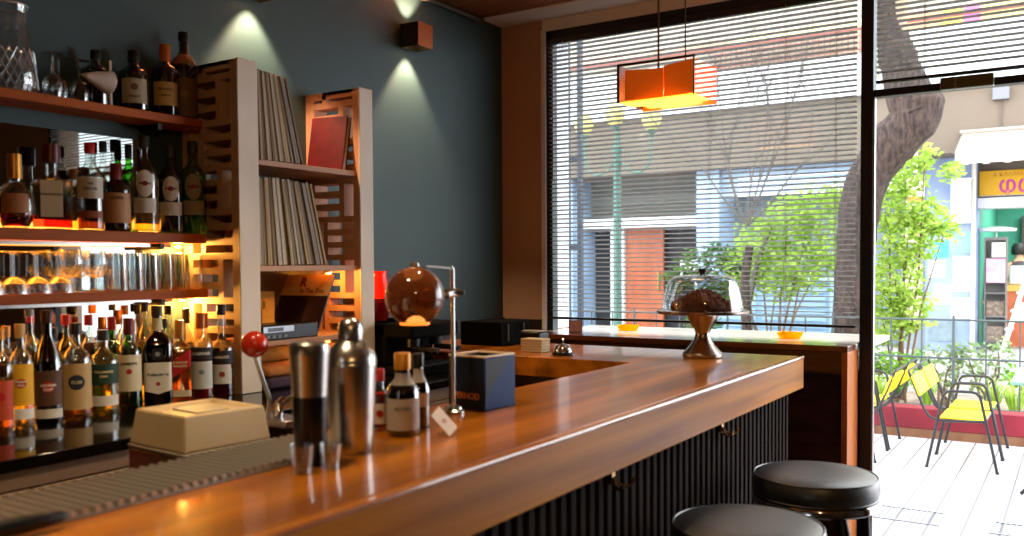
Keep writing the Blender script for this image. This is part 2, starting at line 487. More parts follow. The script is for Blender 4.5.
def bottle(label, cat, group, x, y, z, ztop, r, style, glass, liquid=None, level=0.5, cap=((30, 30, 30), 0, 0.03), labels=(), p=None, name='liquor_bottle', face=None, neckband=None):
    h = ztop - z
    if face is None: face = math.atan2(0 - y, 0 - x)
    t = thing(name, label, cat, (x, y, z), 0, group)
    crgb, cmetal, clen = cap[:3]
    pr, rn = profile(style, h, r, 0.006)
    n = 40 if p else 28
    Lt(pr, n, p=p, rb=r, rot=face if p else 0).build('body', G[glass], t)
    if liquid:
        zl = level * h
        lp = [(0, 0.006)] + [(max(rr - 0.0022, 0.001), max(zz, 0.006)) for rr, zz in pr[2:] if zz < zl - 0.002] + [(max(rad_at(pr, zl) - 0.0022, 0.001), zl), (0, zl)]
        Lt(lp, n, p=p, rb=r, rot=face if p else 0).build('liquid', LQ[liquid], t)
    cr = rn * (cap[3] if len(cap) > 3 else 1.18)
    Lt([(0, h), (cr * 0.92, h), (cr, h - 0.002), (cr, h - clen), (rn, h - clen)], 18).build('cap', capm(crgb, cmetal), t)
    if neckband:
        z0, z1, rgb = neckband
        Lt([(rad_at(pr, z0 * h) + 0.001, z0 * h), (rad_at(pr, (z0 + z1) / 2 * h) + 0.001, (z0 + z1) / 2 * h), (rad_at(pr, z1 * h) + 0.001, z1 * h)], 24).build('neck_label', paper(rgb), t)
    for lb in labels:
        z0, z1, w, rgb = lb[:4]
        mat = paper(rgb)
        z0 *= h; z1 *= h; zm = (z0 + z1) / 2
        def wr(phi, off, zz=zm):
            q = sq(phi - face, p) if p else 1.0
            rr = (r if p else rad_at(pr, min(max(zz, 0.01), h))) * q + off
            return (rr * math.cos(phi), rr * math.sin(phi), zz)
        shape = lb[6] if len(lb) > 6 else 'rect'
        K, J = 20, 6
        if shape == 'oval':
            vs = []; fs = []
            for k in range(K + 1):
                u = -math.cos(PI * k / K); hh = (z1 - z0) / 2 * math.sqrt(max(0, 1 - u * u)) + 1e-5
                vs += [wr(face + w * u, 0.0009, zm - hh + 2 * hh * j / J) for j in range(J + 1)]
        else:
            vs = []; fs = []
            tilt = 0.16 * h if shape == 'slash' else 0
            for k in range(K + 1):
                u = -1 + 2 * k / K; phi = face + w * u
                vlow = -0.035 * h * (1 - abs(u)) if shape == 'shield' else 0
                za, zb3 = z0 + tilt * u / 2 + vlow, z1 + tilt * u / 2
                vs += [wr(phi, 0.0009, za + (zb3 - za) * j / J) for j in range(J + 1)]
        fs = [(k * (J + 1) + j, (k + 1) * (J + 1) + j, (k + 1) * (J + 1) + j + 1, k * (J + 1) + j + 1) for k in range(K) for j in range(J)]
        lo = MB().add(vs, fs).build('label', mat, t)
        if len(lb) > 4 and lb[4]:
            items = lb[4] if isinstance(lb[4], list) else [(lb[4], lb[5][1], lb[5][0], 0)]
            for txt, size, trgb, dz in items:
                if txt == '@':      # a round emblem
                    vv = []; N = 14
                    for k in range(N + 1):
                        u = -math.cos(PI * k / N); hh = size * math.sqrt(max(0, 1 - u * u)) + 1e-5
                        vv += [wr(face + size / r * u, 0.0016, zm + dz - hh), wr(face + size / r * u, 0.0016, zm + dz + hh)]
                    MB().add(vv, [(2 * k, 2 * k + 2, 2 * k + 3, 2 * k + 1) for k in range(N)]).build('emblem', paper(trgb), lo)
                else:
                    tv, tf = text_data(txt, size, 0, 0.0004)
                    MB().add([wr(face + v[0] / r, 0.0022, zm + dz + v[1]) for v in tv], tf).build('lettering', paper(trgb), lo)
    return t

RED, WHITE, BLK = (190, 22, 20), (232, 226, 214), (20, 18, 18)
Zc = 1.035
gb = 'spirit bottles on the back counter'
bottle('amber bottle with a red label cut by the picture edge, end of the counter row', 'bottle', gb, -2.33, 1.20, Zc, 1.30, .031, 'spirit', 'clear', 'amber', .5, ((200, 130, 50), .4, .03), [(.12, .50, 1.1, (196, 74, 40), [('@', .011, RED, .01)])])
bottle('rum bottle with bright yellow label and red roundel on the back counter', 'bottle', gb, -2.35, 1.263, Zc, 1.307, .032, 'spirit', 'clear', 'gold', .6, ((196, 150, 84), 0, .036),
       [(.22, .62, 1.15, (236, 176, 32), [('@', .0125, (200, 40, 30), .004), ('Havana', .0088, WHITE, .009), ('Club', .0088, WHITE, -.001)]), (.09, .19, 1.1, WHITE)])
bottle('almost black rum bottle with brown label and red roundel on the back counter', 'bottle', gb, -2.36, 1.342, Zc, 1.34, .037, 'slope', 'black', 'dark', .6, ((60, 30, 22), .2, .035),
       [(.16, .47, 1.1, (92, 58, 36), [('@', .014, (196, 34, 28), .004), ('HAVANA', .009, WHITE, .008), ('CLUB', .009, WHITE, -.003)]), (.05, .13, 1.1, (214, 206, 190))])
bottle('bottle with large tan label and dark round emblem, black cap', 'bottle', gb, -2.37, 1.429, Zc, 1.30, .040, 'spirit', 'clear', 'amber', .55, ((24, 20, 20), 0, .032),
       [(.10, .58, 1.2, (196, 160, 104), [('@', .021, (40, 44, 52), .012), ('RUM', .013, (190, 170, 130), .012)])])
bottle('whiskey bottle with dark green upper label and white lower strip', 'bottle', gb, -2.38, 1.518, Zc, 1.275, .041, 'spirit', 'clear', 'gold', .6, ((30, 26, 24), 0, .03),
       [(.36, .60, 1.15, (36, 62, 44), [('TULLAMORE', .0088, (220, 205, 150), .006), ('DEW', .0088, (220, 205, 150), -.007)]), (.10, .22, 1.1, WHITE)])
bottle('green whiskey bottle with cream label lettered JAMESON', 'bottle', gb, -2.39, 1.606, Zc, 1.304, .036, 'spirit', 'green', 'amber', .55, ((96, 16, 18), .2, .05),
       [(.20, .60, 1.2, (226, 212, 178), [('JAMESON', .0105, (30, 26, 22), .028), ('@', .008, (180, 50, 40), .005)])])
bottle('dark squared whisky bottle with white shield label and green neck', 'bottle', gb, -2.37, 1.690, Zc, 1.337, .041, 'spirit', 'brown', 'brown', .6, ((60, 50, 24), .3, .03),
       [(.16, .44, .85, (228, 220, 200), [("Ballantine's", .0115, (40, 34, 30), .006), ('@', .006, (170, 40, 36), -.022)], None, 'shield'), (.47, .58, .35, (26, 26, 28), [('@', .007, (150, 150, 150), 0)])], p=5, neckband=(.76, .88, (206, 196, 150)))
bottle('squared whisky bottle with slanting red label and golden cap', 'bottle', gb, -2.39, 1.785, Zc, 1.288, .034, 'spirit', 'clear', 'amber', .66, ((170, 116, 60), .6, .055),
       [(.36, .56, .8, (190, 30, 28), [('JOHNNIE', .009, (236, 210, 150), .006), ('WALKER', .009, (236, 210, 150), -.005)], None, 'slash'), (.06, .14, .8, (222, 202, 168))], p=7)
bottle('red aperitif bottle with dark band lettered CAMPARI and copper cap', 'bottle', gb, -2.375, 1.853, Zc, 1.308, .036, 'spirit', 'clear', 'red', .58, ((168, 96, 52), .7, .05),
       [(.46, .60, 1.2, (38, 30, 32), [('CAMPARI', .0135, (222, 214, 200), 0)]), (.12, .44, 1.1, (206, 204, 198), [('@', .008, (120, 130, 150), .01)])])
bottle('red bitter bottle with dark band and black stopper, beside the pallet shelf', 'bottle', gb, -2.365, 1.925, Zc, 1.333, .039, 'squat', 'clear', 'red', .46, ((18, 16, 16), 0, .034),
       [(.36, .50, 1.2, (38, 28, 28), [('AMARO', .013, (214, 200, 176), 0)]), (.14, .35, .8, (212, 208, 200), [('@', .009, (150, 60, 50), 0)])])
bk = [('clear bottle with grey cap behind the yellow label rum', -2.48, 1.36, 1.34, .029, 'slope', 'clear', 'clear', .5, ((130, 126, 120), .3, .02)),
      ('red capped clear bottle behind the black rum bottle', -2.50, 1.478, 1.318, .031, 'spirit', 'clear', 'amber', .5, ((200, 34, 28), 0, .03)),
      ('red capped bottle standing behind the tan label bottle', -2.495, 1.545, 1.315, .030, 'spirit', 'clear', 'brown', .5, ((190, 30, 26), 0, .032)),
      ('dark bottle squeezed between the black rum and the tan label', -2.455, 1.415, 1.285, .026, 'spirit', 'brown', 'dark', .6, ((22, 18, 18), 0, .04)),
      ('slim green bottle with red capsule behind the green label whiskey', -2.48, 1.610, 1.305, .030, 'spirit', 'green', 'green', .5, ((176, 30, 30), 0, .04)),
      ('orange capped bottle behind the JAMESON bottle', -2.51, 1.675, 1.338, .031, 'spirit', 'clear', 'amber', .6, ((226, 140, 60), .2, .03)),
      ('rosy capsuled bottle beside the orange cap in the back row', -2.445, 1.655, 1.296, .022, 'slope', 'brown', 'ruby', .6, ((170, 60, 60), .1, .04)),
      ('tall black capped bottle behind the white shield whisky', -2.51, 1.745, 1.345, .029, 'spirit', 'clear', 'gold', .6, ((24, 24, 26), 0, .03)),
      ('green bottle with black cap between two whisky bottles', -2.455, 1.775, 1.292, .025, 'slope', 'green', 'green', .6, ((22, 22, 22), 0, .03)),
      ('black capped bottle in amber lamp glow behind the slanting red label', -2.515, 1.835, 1.330, .029, 'spirit', 'clear', 'gold', .6, ((22, 20, 20), 0, .03)),
      ('grey capsuled bottle lit amber behind CAMPARI', -2.515, 1.905, 1.318, .028, 'slope', 'clear', 'amber', .6, ((70, 66, 58), .3, .05)),
      ('copper capped bottle between CAMPARI and the pallet panel', -2.46, 1.937, 1.302, .024, 'spirit', 'clear', 'red', .5, ((168, 96, 52), .7, .05)),
      ('gold capped bottle in the back row near the picture edge', -2.46, 1.285, 1.297, .028, 'spirit', 'clear', 'amber', .6, ((206, 140, 60), .4, .03))]
for a in bk: bottle(a[0], 'bottle', gb, *a[1:3], Zc, *a[3:6], a[6], a[7], a[8], a[9])

Zs = 1.566; gs = 'spirit bottles on the middle wall shelf'
bottle('round cognac decanter bottle with golden stopper on the middle shelf', 'bottle', gs, -2.525, 1.353, Zs, 1.775, .050, 'bulb', 'clear', 'red', .36, ((196, 132, 50), .6, .07), [(.20, .46, .75, (172, 112, 66))])
dis = bottle('square amaretto bottle with big dark red cap and cream label', 'bottle', gs, -2.53, 1.462, Zs, 1.815, .054, 'squat', 'clear', 'red', .16, ((92, 18, 16), 0, .055, 1.5),
       [(.14, .56, .48, (214, 196, 160), [('DISARONNO', .0085, (70, 40, 30), .012)])], p=8)
bottle('cork stoppered bottle behind the square amaretto bottle', 'bottle', gs, -2.565, 1.552, Zs, 1.752, .026, 'spirit', 'clear', 'gold', .5, ((140, 80, 40), 0, .03, 1.5))
bottle('clear whisky bottle with red cap and white label, middle shelf', 'bottle', gs, -2.515, 1.573, Zs, 1.830, .038, 'spirit', 'clear', 'brown', .42, ((196, 30, 26), 0, .032), [(.36, .60, 1.1, (206, 196, 176), [('THE', .008, (60, 40, 30), .012), ('GROUSE', .0095, (60, 40, 30), -.003)]), (.14, .22, 1.0, (150, 70, 40))])
bottle('clear bottle with double black cap behind the red capped whisky', 'bottle', gs, -2.57, 1.652, Zs, 1.848, .024, 'spirit', 'clear', 'clear', .5, ((22, 20, 20), 0, .035, 1.4))
bottle('short dark brown liqueur bottle with red capsule and tan label', 'bottle', gs, -2.51, 1.655, Zs, 1.775, .042, 'spirit', 'black', 'dark', .6, ((120, 22, 24), .1, .05), [(.12, .56, 1.15, (196, 142, 98), [('LIQUEUR', .0095, (70, 36, 20), .03)])])
bottle('green bottle with black cap standing behind the brown liqueur', 'bottle', gs, -2.568, 1.738, Zs, 1.848, .027, 'spirit', 'green', 'green', .6, ((20, 20, 20), 0, .045))
for lab, yy_, zt, gl, lq, lv in (('golden vermouth bottle with white oval emblem, glowing yellow at its base', 1.762, 1.873, 'clear', 'gold', .55),
                                 ('dark red vermouth bottle with white oval emblem, between golden and green ones', 1.858, 1.853, 'dgreen', 'ruby', .5),
                                 ('green vermouth bottle with oval emblem beside the pallet panel', 1.922, 1.872, 'green', 'green', .28)):
    ov = (228, 222, 210) if gl != 'green' else (150, 140, 110)
    bottle(lab, 'bottle', gs, (-2.49 if yy_ > 1.9 else -2.52), yy_, Zs, zt, .0425, 'spirit', gl, lq, lv, ((60, 62, 58), .3, .04),
           [(.36, .64, .62, ov, [('@', .0085, (186, 40, 36), 0), ('MARTINI', .0088, (30, 26, 26), 0)], None, 'oval'), (.20, .35, .85, ov)])

Zt = 1.945; gt = 'bottles on the highest wall shelf'
bottle('black bottle behind the white cone ornament on the highest shelf', 'bottle', gt, -2.545, 1.617, Zt, 2.118, .038, 'spirit', 'black', None, .5, ((20, 18, 18), 0, .03))
bottle('dark green bottle with cream crest label, highest shelf', 'bottle', gt, -2.53, 1.738, Zt, 2.139, .044, 'spirit', 'dgreen', 'dark', .6, ((28, 26, 26), .2, .035), [(.12, .52, .95, (170, 158, 128), [('@', .011, (110, 70, 60), .012), ('VERMUT', .009, (70, 50, 40), -.018)])])
bottle('dark bottle with long orange capsule and cream gold label', 'bottle', gt, -2.53, 1.852, Zt, 2.182, .042, 'spirit', 'black', 'dark', .6, ((206, 106, 30), .1, .066), [(.14, .46, 1.0, (206, 168, 100), [('BRANDY', .0105, (90, 50, 30), .014), ('RESERVA', .007, (90, 50, 30), -.006)])])
bottle('tall dark bottle with broad golden brown label beside the pallet shelf', 'bottle', gt, -2.53, 1.925, Zt, 2.237, .043, 'spirit', 'black', 'dark', .6, ((20, 18, 18), 0, .03), [(.03, .46, 1.15, (112, 78, 42), [('@', .012, (140, 100, 56), .01)]), (.62, .74, 1.0, (150, 96, 62))])

# cut glass carafe, wine glasses and cone on the highest shelf
gl_clear = thin_glass('drinking glass', (244, 246, 246), 0.05, 0.95)
t = thing('glass_carafe', 'large cut glass carafe at the end of the highest shelf', 'carafe', (-2.53, 1.345, Zt))
Lt([(0, .006), (.060, .003), (.066, .0), (.074, .02), (.072, .07), (.062, .13), (.054, .175), (.050, .195), (.050, .225), (.053, .238)], 36).build('body', gl_clear, t)
ct = MB()
for k in range(22):
    for sgn in (-1, 1):
        pts = []
        for j in range(9):
            zz = .012 + .105 * j / 8
            rr = .0755 if zz < .02 else (.074 + (.066 - .074) * (zz - .02) / .10)
            a = 2 * PI * k / 22 + sgn * j * 0.09
            pts.append((rr * math.cos(a), rr * math.sin(a), zz))
        ct.tube(pts, 0.0010, 4)
ct.build('cut_pattern', M('cut glass edge', (225, 230, 232), 0.15, 0.6), t)
Lt([(.0535, .238), (.055, .241), (.0535, .2435), (.051, .241), (.0535, .238)], 28).build('rim', M('glass rim', (230, 232, 230), 0.1, 0.5), t)

def glass_thing(name, label, group, prof, loc_, inv=0.0, cat='glass', mat=None):
    t = thing(name, label, cat, loc_, 0, group)
    for pn, pr in prof:
        if inv: pr = [(r, inv - z) for r, z in pr][::-1]
        Lt(pr, 22).build(pn, mat or gl_clear, t)
    return t
rimm = M('bright glass edge', (236, 236, 230), 0.12, 0.4)
WINE = [('foot', [(0, .003), (.028, .0005), (.030, .002), (.028, .0035), (.006, .006), (.0035, .010)]), ('stem', [(.0035, .010), (.003, .03), (.0032, .052), (.006, .058)]),
        ('bowl', [(.002, .057), (.012, .061), (.024, .074), (.028, .092), (.026, .118), (.0245, .128)])]
wg = None
for wy, wx, wl in ((1.455, -2.50, 'upturned stemmed glass beside the carafe'), (1.500, -2.545, 'upturned stemmed glass, middle one by the carafe'), (1.548, -2.52, 'upturned stemmed glass next to the black bottle')):
    if wg is None: wg = glass_thing('wine_glass', wl, 'upturned glasses on the highest shelf', WINE, (wx, wy, Zt), .128)
    else: copy_tree(wg, wl, (wx, wy, Zt))
t = thing('cone_ornament', 'white cone shaped ornament on a thin stick on the highest shelf', 'ornament', (-2.482, 1.625, Zt))
a = Lt([(0, 0), (.011, .022), (.022, .05), (.033, .082), (.036, .092), (.030, .098), (.012, .102), (0, .1025)], 28)
a.build('cone', M('white ceramic', (226, 214, 204), 0.45), t, loc=(0.004, -.098, .078), rot=(-PI / 2 - .12, 0, 0))
MB().tube([(0, .0, 0), (0, 0, .135)], .004, 8).build('stick', M('ivory stick', (226, 214, 200), 0.5), t)

# glasses on the lowest shelf
Zg = 1.382
gg = 'glasses on the lowest wall shelf'
COUPE = [('foot', [(0, .003), (.028, .0005), (.030, .002), (.006, .006), (.0036, .01)]), ('stem', [(.0036, .01), (.003, .04), (.0036, .072)]), ('bowl', [(.002, .071), (.020, .078), (.036, .092), (.041, .113), (.0415, .120)])]
GOBLET = [('foot', [(0, .003), (.029, .0005), (.031, .002), (.006, .006), (.004, .01)]), ('stem', [(.004, .01), (.0034, .03), (.004, .042)]), ('bowl', [(.002, .041), (.02, .047), (.034, .068), (.036, .09), (.031, .118), (.029, .127)])]
HIGH = [('base', [(0, .010), (.026, .010), (.0265, .001), (0, .0)]), ('wall', [(.0265, .001), (.027, .02), (.0295, .118), (.0285, .1195), (.026, .02), (.026, .010)])]
first = None
for k in range(6):
    for row in range(2):
        y = 1.135 + k * .066 + row * .02; x = -2.505 - row * .048
        if first is None: first = glass_thing('coupe_glass', 'upturned coupe glass with foot in the air on the lowest shelf', gg + ', upturned coupes', COUPE, (x, y, Zg), .120)
        else: copy_tree(first, None, (x, y, Zg))
first = None
for k, y in enumerate((1.505, 1.583)):
    for row in range(2):
        x = -2.51 - row * .05; yy2 = y + row * .022
        if first is None: first = glass_thing('goblet', 'round bellied stemmed goblet between coupes and tall glasses', gg + ', goblets', GOBLET, (x, yy2, Zg))
        else: copy_tree(first, None, (x, yy2, Zg))
first = None
for k in range(6):
    for row in range(2):
        y = 1.655 + k * .0555 + row * .018; x = -2.505 - row * .055
        if y > 1.94: continue
        if first is None: first = glass_thing('highball_glass', 'upturned tall straight glass lit amber on the lowest shelf', gg + ', tall glasses', HIGH, (x, y, Zg), .1195)
        else: copy_tree(first, None, (x, y, Zg))

# amber lamps under the shelves
amber = M('amber lamp glow', (255, 190, 80), 0.5, emit=(255, 158, 40), estr=9.0)
for lab, x, y, z in (('small amber lamp under the middle wall shelf near the pallet panel', -2.56, 1.91, 1.533), ('small amber lamp under the lowest wall shelf near the pallet panel', -2.555, 1.92, 1.353),
                     ('small amber lamp under the second record shelf', -2.40, 2.455, 1.439), ('small amber lamp under the lowest record shelf', -2.38, 2.42, 1.183)):
    t = thing('shelf_lamp', lab, 'lamp', (x, y, z), 0, 'amber shelf lamps')
    Lt([(0, 0), (.018, 0), (.018, -.008), (.014, -.009)], 18).build('housing', steel, t)
    Lt([(.0145, -.0085), (.008, -.0125), (0, -.0135)], 18).build('bulb', amber, t)
    lamp('shelf_lamp_light', 'POINT', (x + .005, y, z - .022), (2.6 if x < -2.5 else 1.0), (1.0, 0.50, 0.10), .012)
for lab, z, y0, y1 in (('amber light strip under the middle wall shelf', 1.533, 0.9, 1.86), ('amber light strip under the lowest wall shelf', 1.353, 0.9, 1.86)):
    t = thing('light_strip', lab, 'light strip', (-2.58, 1.4, z), 0, 'amber light strips')
    MB().box(-.012, .05, y0 - 1.4, y1 - 1.4, -.010, -.0005).build('diffuser', M('amber strip glow', (255, 180, 70), 0.5, emit=(255, 150, 40), estr=6.0), t)
    MB().box(.0502, .053, y0 - 1.4, y1 - 1.4, -.012, -.0005).build('rail', steel, t)

for lab, z, y0, y1 in (('amber light strip behind the spirit bottles on the middle wall shelf', 1.567, 1.25, 1.94), ('amber light strip behind the back row on the back counter', 1.036, 1.1, 1.94)):
    t = thing('light_strip', lab, 'light strip', (-2.593, 1.6, z), 0, 'amber light strips')
    MB().box(.0035, .007, y0 - 1.6, y1 - 1.6, .001, .030).build('diffuser', M('amber backlight', (255, 180, 70), 0.5, emit=(255, 160, 60), estr=4.0), t)
    MB().box(.0, .003, y0 - 1.6, y1 - 1.6, .0, .034).build('rail', steel, t)

# ------------------------------------------------------------------ records and shelf things
reccols = [(184, 162, 132), (214, 200, 178), (140, 112, 84), (226, 214, 196), (112, 84, 60), (190, 164, 122), (170, 158, 146), (214, 184, 138)]
recm = [noisy('record sleeve %d' % i, c, tuple(int(v * .78) for v in c), (2, 260, 2), 0.7, 3) for i, c in enumerate(reccols)]
def record_row(zs, n, y0, y1, lean, label, group):
    base = None
    for i in range(n):
        f = i / (n - 1)
        w = (y1 - y0) / n
        th = w * rnd.uniform(.62, .88)
        dy = rnd.uniform(-.006, .006)
        hgt = .303 - rnd.uniform(0, .008)
        o = MB().box(-.30, 0, 0, th, 0, hgt)
        r = o.build('record_sleeve', recm[rnd.randrange(len(recm))], None, smooth=False)
        a = lean * min(1, f * 1.1)
        r.location = (-2.345 + rnd.uniform(-.006, .004), y0 + f * (y1 - y0 - w * 1.0) , zs + .0012 + th * math.sin(a))
        r.location.x = min(r.location.x, -2.338)
        r.rotation_euler = (a, 0, 0)
        me = r.data
        for v in me.vertices: v.co.x = max(v.co.x, -.252)
        tag(r, label, 'record', group)
record_row(1.818, 22, 2.056, 2.285, .25, 'thin vinyl record sleeve leaning in the upper row of the pallet shelf', 'records on the upper shelf')
record_row(1.459, 30, 2.056, 2.395, .25, 'thin vinyl record sleeve leaning in the row below the red binder', 'records on the second shelf')
redm = noisy('red leatherette', (98, 8, 14), (82, 6, 11), (30, 30, 30), 0.45, 4)
t = thing('red_binder', 'dark red binder leaning against the pallet panel on the upper shelf', 'binder', (-2.36, 2.50, 1.8195), rot=(-.20, 0, .18))
MB().box(-.16, 0, -.010, .0, 0.0, .215).build('cover', redm, t, bevel=.002)
MB().box(-.157, -.003, .0005, .018, .003, .212).build('pages', M('cream paper', (210, 196, 176), 0.8), t)
MB().box(-.16, 0, .0185, .022, 0, .215).build('cover', redm, t, bevel=.001)

sp = paper
# framed picture card at the back of the third shelf
t = thing('picture_card', 'orange and cream picture card propped at the back of the third shelf', 'picture', (-2.50, 2.195, 1.2035), rot=(-.16, 0, .8))
MB().box(-.06, .06, 0, .006, 0, .165).build('card', noisy('amber card', (236, 190, 110), (214, 160, 80), (9, 9, 9), 0.6), t)
pm = MB()
for px_, pz_, w_, h_ in ((-.03, .10, .009, .03), (.005, .07, .011, .05), (.022, .115, .006, .018), (-.005, .03, .016, .028)):
    pm.lathe([(0, -h_), (w_, -h_ * .6), (w_, h_ * .6), (0, h_)], 10, c=(px_, -.0005, pz_ ))
for i, v in enumerate(pm.v): pm.v[i] = (v[0], -.0012 + min(max(v[1], -.0006), .0008), v[2])
pm.build('print', sp((150, 110, 60)), t)
# large record leaning, brown with orange title
t = thing('propped_record_sleeve', 'large dark record sleeve with orange top band leaning on the third shelf', 'record', (-2.465, 2.325, 1.2035), rot=(0, 0, .05))
R_ = Matrix.Rotation(-.45, 4, 'X')
def leaned(mb): mb.v = [tuple(R_ @ Vector(v)) for v in mb.v]; return mb
rx0, rx1 = -.12, .12
leaned(MB().box(rx0, rx1, 0, .006, 0, .245)).build('sleeve', noisy('dark brown print', (66, 34, 26), (48, 26, 22), (8, 8, 8), 0.5), t)
ob = leaned(MB().box(rx0, rx1, -.001, -.0002, .158, .245)).build('title_band', noisy('orange print', (236, 196, 130), (224, 176, 106), (8, 8, 8), 0.5), t)
v1, f1 = text_data('R', .05, 0, .002); v2, f2 = text_data('In The Trio', .026, 0, .0006)
leaned(MB().add([(v[0] - .02, -.0018, v[1] + .212) for v in v1], f1)).build('lettering', sp((128, 28, 26)), ob, smooth=False)
leaned(MB().add([(v[0] + .035, -.0018, v[1] + .177) for v in v2], f2)).build('lettering', sp((110, 30, 28)), ob, smooth=False)
# cassette / disc player
t = thing('disc_player', 'small black and silver disc player on the third shelf', 'player', (-2.362, 2.16, 1.2025), rz=0.0)
MB().box(-.10, .03, -.095, .17, .0, .052).build('body', M('player black', (12, 12, 14), 0.3), t, bevel=.004)
MB().box(.0302, .034, -.09, .05, .026, .048).build('silver_panel', M('player silver', (150, 152, 160), 0.3, 0.7), t, bevel=.001)
MB().box(.0342, .035, -.07, .0, .030, .043).build('display', M('player display', (70, 74, 84), 0.2), t)
for k in range(4): MB().box(.0302, .0335, -.075 + k * .026, -.06 + k * .026, .008, .016).build('button', M('grey button', (120, 120, 126), 0.4), t)
# things on the counter between the pallet panels
t = thing('cloth_stack', 'folded orange and violet cloths stacked under the record shelf', 'cloth', (-2.40, 2.29, 1.0355))
for k, (c, zz, hh) in enumerate((((84, 60, 84), 0, .04), ((200, 126, 60), .041, .032))):
    MB().box(-.11 + k * .01, .09 - k * .006, -.21, .22, zz, zz + hh).build('folded_cloth', noisy('cloth %d' % k, c, tuple(int(v * .8) for v in c), (14, 14, 14), 0.9), t, bevel=.012, seg=3)
t = thing('bolster', 'olive rolled bolster lying under the lowest record shelf', 'cushion', (-2.47, 2.29, 1.110))
MB().tube([(0, -.22, .029), (0, -.215, .029), (0, .215, .029), (0, .22, .029)], [.018, .028, .028, .018], 18).build('roll', noisy('olive cloth', (150, 120, 62), (128, 100, 50), (20, 20, 20), 0.9), t)

# red glowing vase beyond the pallet shelf
t = thing('red_glass_lamp', 'red glowing glass lamp beside the white shelf edge', 'lamp', (-2.40, 2.735, 1.0355))
Lt([(0, .0), (.045, 0), (.048, .01), (.036, .10), (.030, .13), (.040, .20), (.055, .29)], 28).build('base', M('dark red glass', (110, 10, 8), 0.2, trans=0.3), t)
Lt([(.0555, .291), (.044, .33), (.036, .37), (.034, .385), (.036, .40)], 28).build('shade', M('red lamp glass', (200, 20, 10), 0.15, emit=(255, 26, 6), estr=.6), t)
Lt([(0, .0), (.012, .0), (.014, .03), (0, .05)], 14).build('bulb', M('lamp bulb', (255, 200, 120), 0.3, emit=(255, 150, 40), estr=9), t, loc=(0, 0, .30))
t = thing('beige_board', 'narrow beige board standing behind the white shelf edge', 'board', (-2.44, 2.70, 1.036))
MB().box(-.12, .02, 0, .016, 0, .66).build('panel', M('beige board', (182, 158, 132), 0.7), t, bevel=.002)

# dark coffee machine against the low cladding
t = thing('coffee_machine', 'black coffee machine in the shadow behind the globe lamp', 'coffee machine', (-2.26, 2.64, 1.0355))
cm = M('machine black', (8, 7, 7), 0.9, spec=.12)
MB().box(-.26, .14, -.02, .28, 0, .03).build('base', cm, t, bevel=.006)
MB().box(-.26, .0, -.02, .28, .03, .20).build('body', cm, t, bevel=.012)
MB().box(-.26, .13, -.02, .28, .14, .20).build('top', cm, t, bevel=.012)
for yy3 in (.06, .20):
    MB().tube([(.07, yy3, .139), (.07, yy3, .105)], .027, 16).build('group_head', blackm, t)
    MB().tube([(.07, yy3, .10), (.19, yy3, .095)], .011, 10).build('handle', blackp, t)
MB().box(.02, .138, .0, .26, .031, .036).build('drip_grille', blackm, t)

# ------------------------------------------------------------------ wall sconces
copper = M('copper face', (196, 104, 58), 0.3, 0.6)
inner = M('copper inside', (236, 130, 60), 0.35, 0.5)
for lab, y in (('small cube wall light with copper face on the teal wall near the window corner', 3.172), ('cube wall light above the pallet shelf, cut by the top of the picture', 2.262)):
    t = thing('wall_sconce', lab, 'wall lamp', (Xw, y, 2.49), 0, 'cube wall lights')
    w = .052
    sb = MB()
    sb.box(.012, .016, -w, w, -w, w).box(.012, .112, -w, -w + .004, -w, w).box(.012, .112, w - .004, w, -w, w)
    sb.build('housing', M('sconce black', (30, 28, 28), 0.4), t)
    MB().box(.108, .114, -w, w, -w, w).build('front_plate', copper, t, bevel=.001)
    MB().box(.0165, .1075, -w + .0045, w - .0045, -.006, .006).build('lamp_holder', inner, t)
    MB().box(0, .012, -.03, .03, -.03, .03).build('wall_plate', blackm, t)
    em = M('sconce bulb', (255, 210, 150), 0.4, emit=(255, 200, 130), estr=16)
    for s_ in (-1, 1):
        Lt([(0, .0075 * s_), (.018, .008 * s_), (.018, .011 * s_), (0, .012 * s_)], 14).build('bulb', em, t, loc=(.062, 0, 0))
        lamp('sconce_light', 'SPOT', (Xw + .062, y, 2.49 + s_ * .018), 30.0, (1.0, .66, .40), .012, (PI if s_ > 0 else 0, 0, 0), math.radians(78), .5)

# unseen ceiling downlights added above the bar to warm its top
for y in (-.5, .9, 2.1):
    t = thing('fill_downlight', 'unseen round downlight added in the board ceiling to warm the bar', 'added ceiling lamp', (-1.35, y, 2.72), 0, 'added downlights above the bar')
    Lt([(0, -.0005), (.05, -.0005), (.055, -.006), (.05, -.012), (.042, -.014)], 24).build('ring', blackm, t)
    Lt([(0, -.012), (.041, -.012)], 20).build('bulb', M('fill downlight bulb', (255, 220, 170), .4, emit=(255, 205, 140), estr=12), t)
    lamp('fill_downlight_light', 'SPOT', (-1.35, y, 2.69), 34.0, (1.0, .76, .46), .04, (0, 0, 0), math.radians(95), .6)

# unseen warm bulb added behind the camera as fill for shelves and labels
t = thing('fill_bulb', 'unseen warm bare bulb added further back in the room as fill light', 'pendant lamp', (.75, -.55, 2.3))
MB().tube([(0, 0, .08), (0, 0, .419)], .003, 6).build('cord', blackm, t)
Lt([(0, .08), (.02, .08), (.02, .03), (0, .03)], 16).build('socket', brass, t)
Lt([(.014, .03), (.03, 0), (.038, -.03), (.03, -.06), (0, -.07)], 20).build('bulb', thin_glass('bulb glass', (255, 236, 200)), t)
lamp('fill_bulb_light', 'POINT', (.75, -.55, 2.27), 20.0, (1.0, .72, .42), .03)

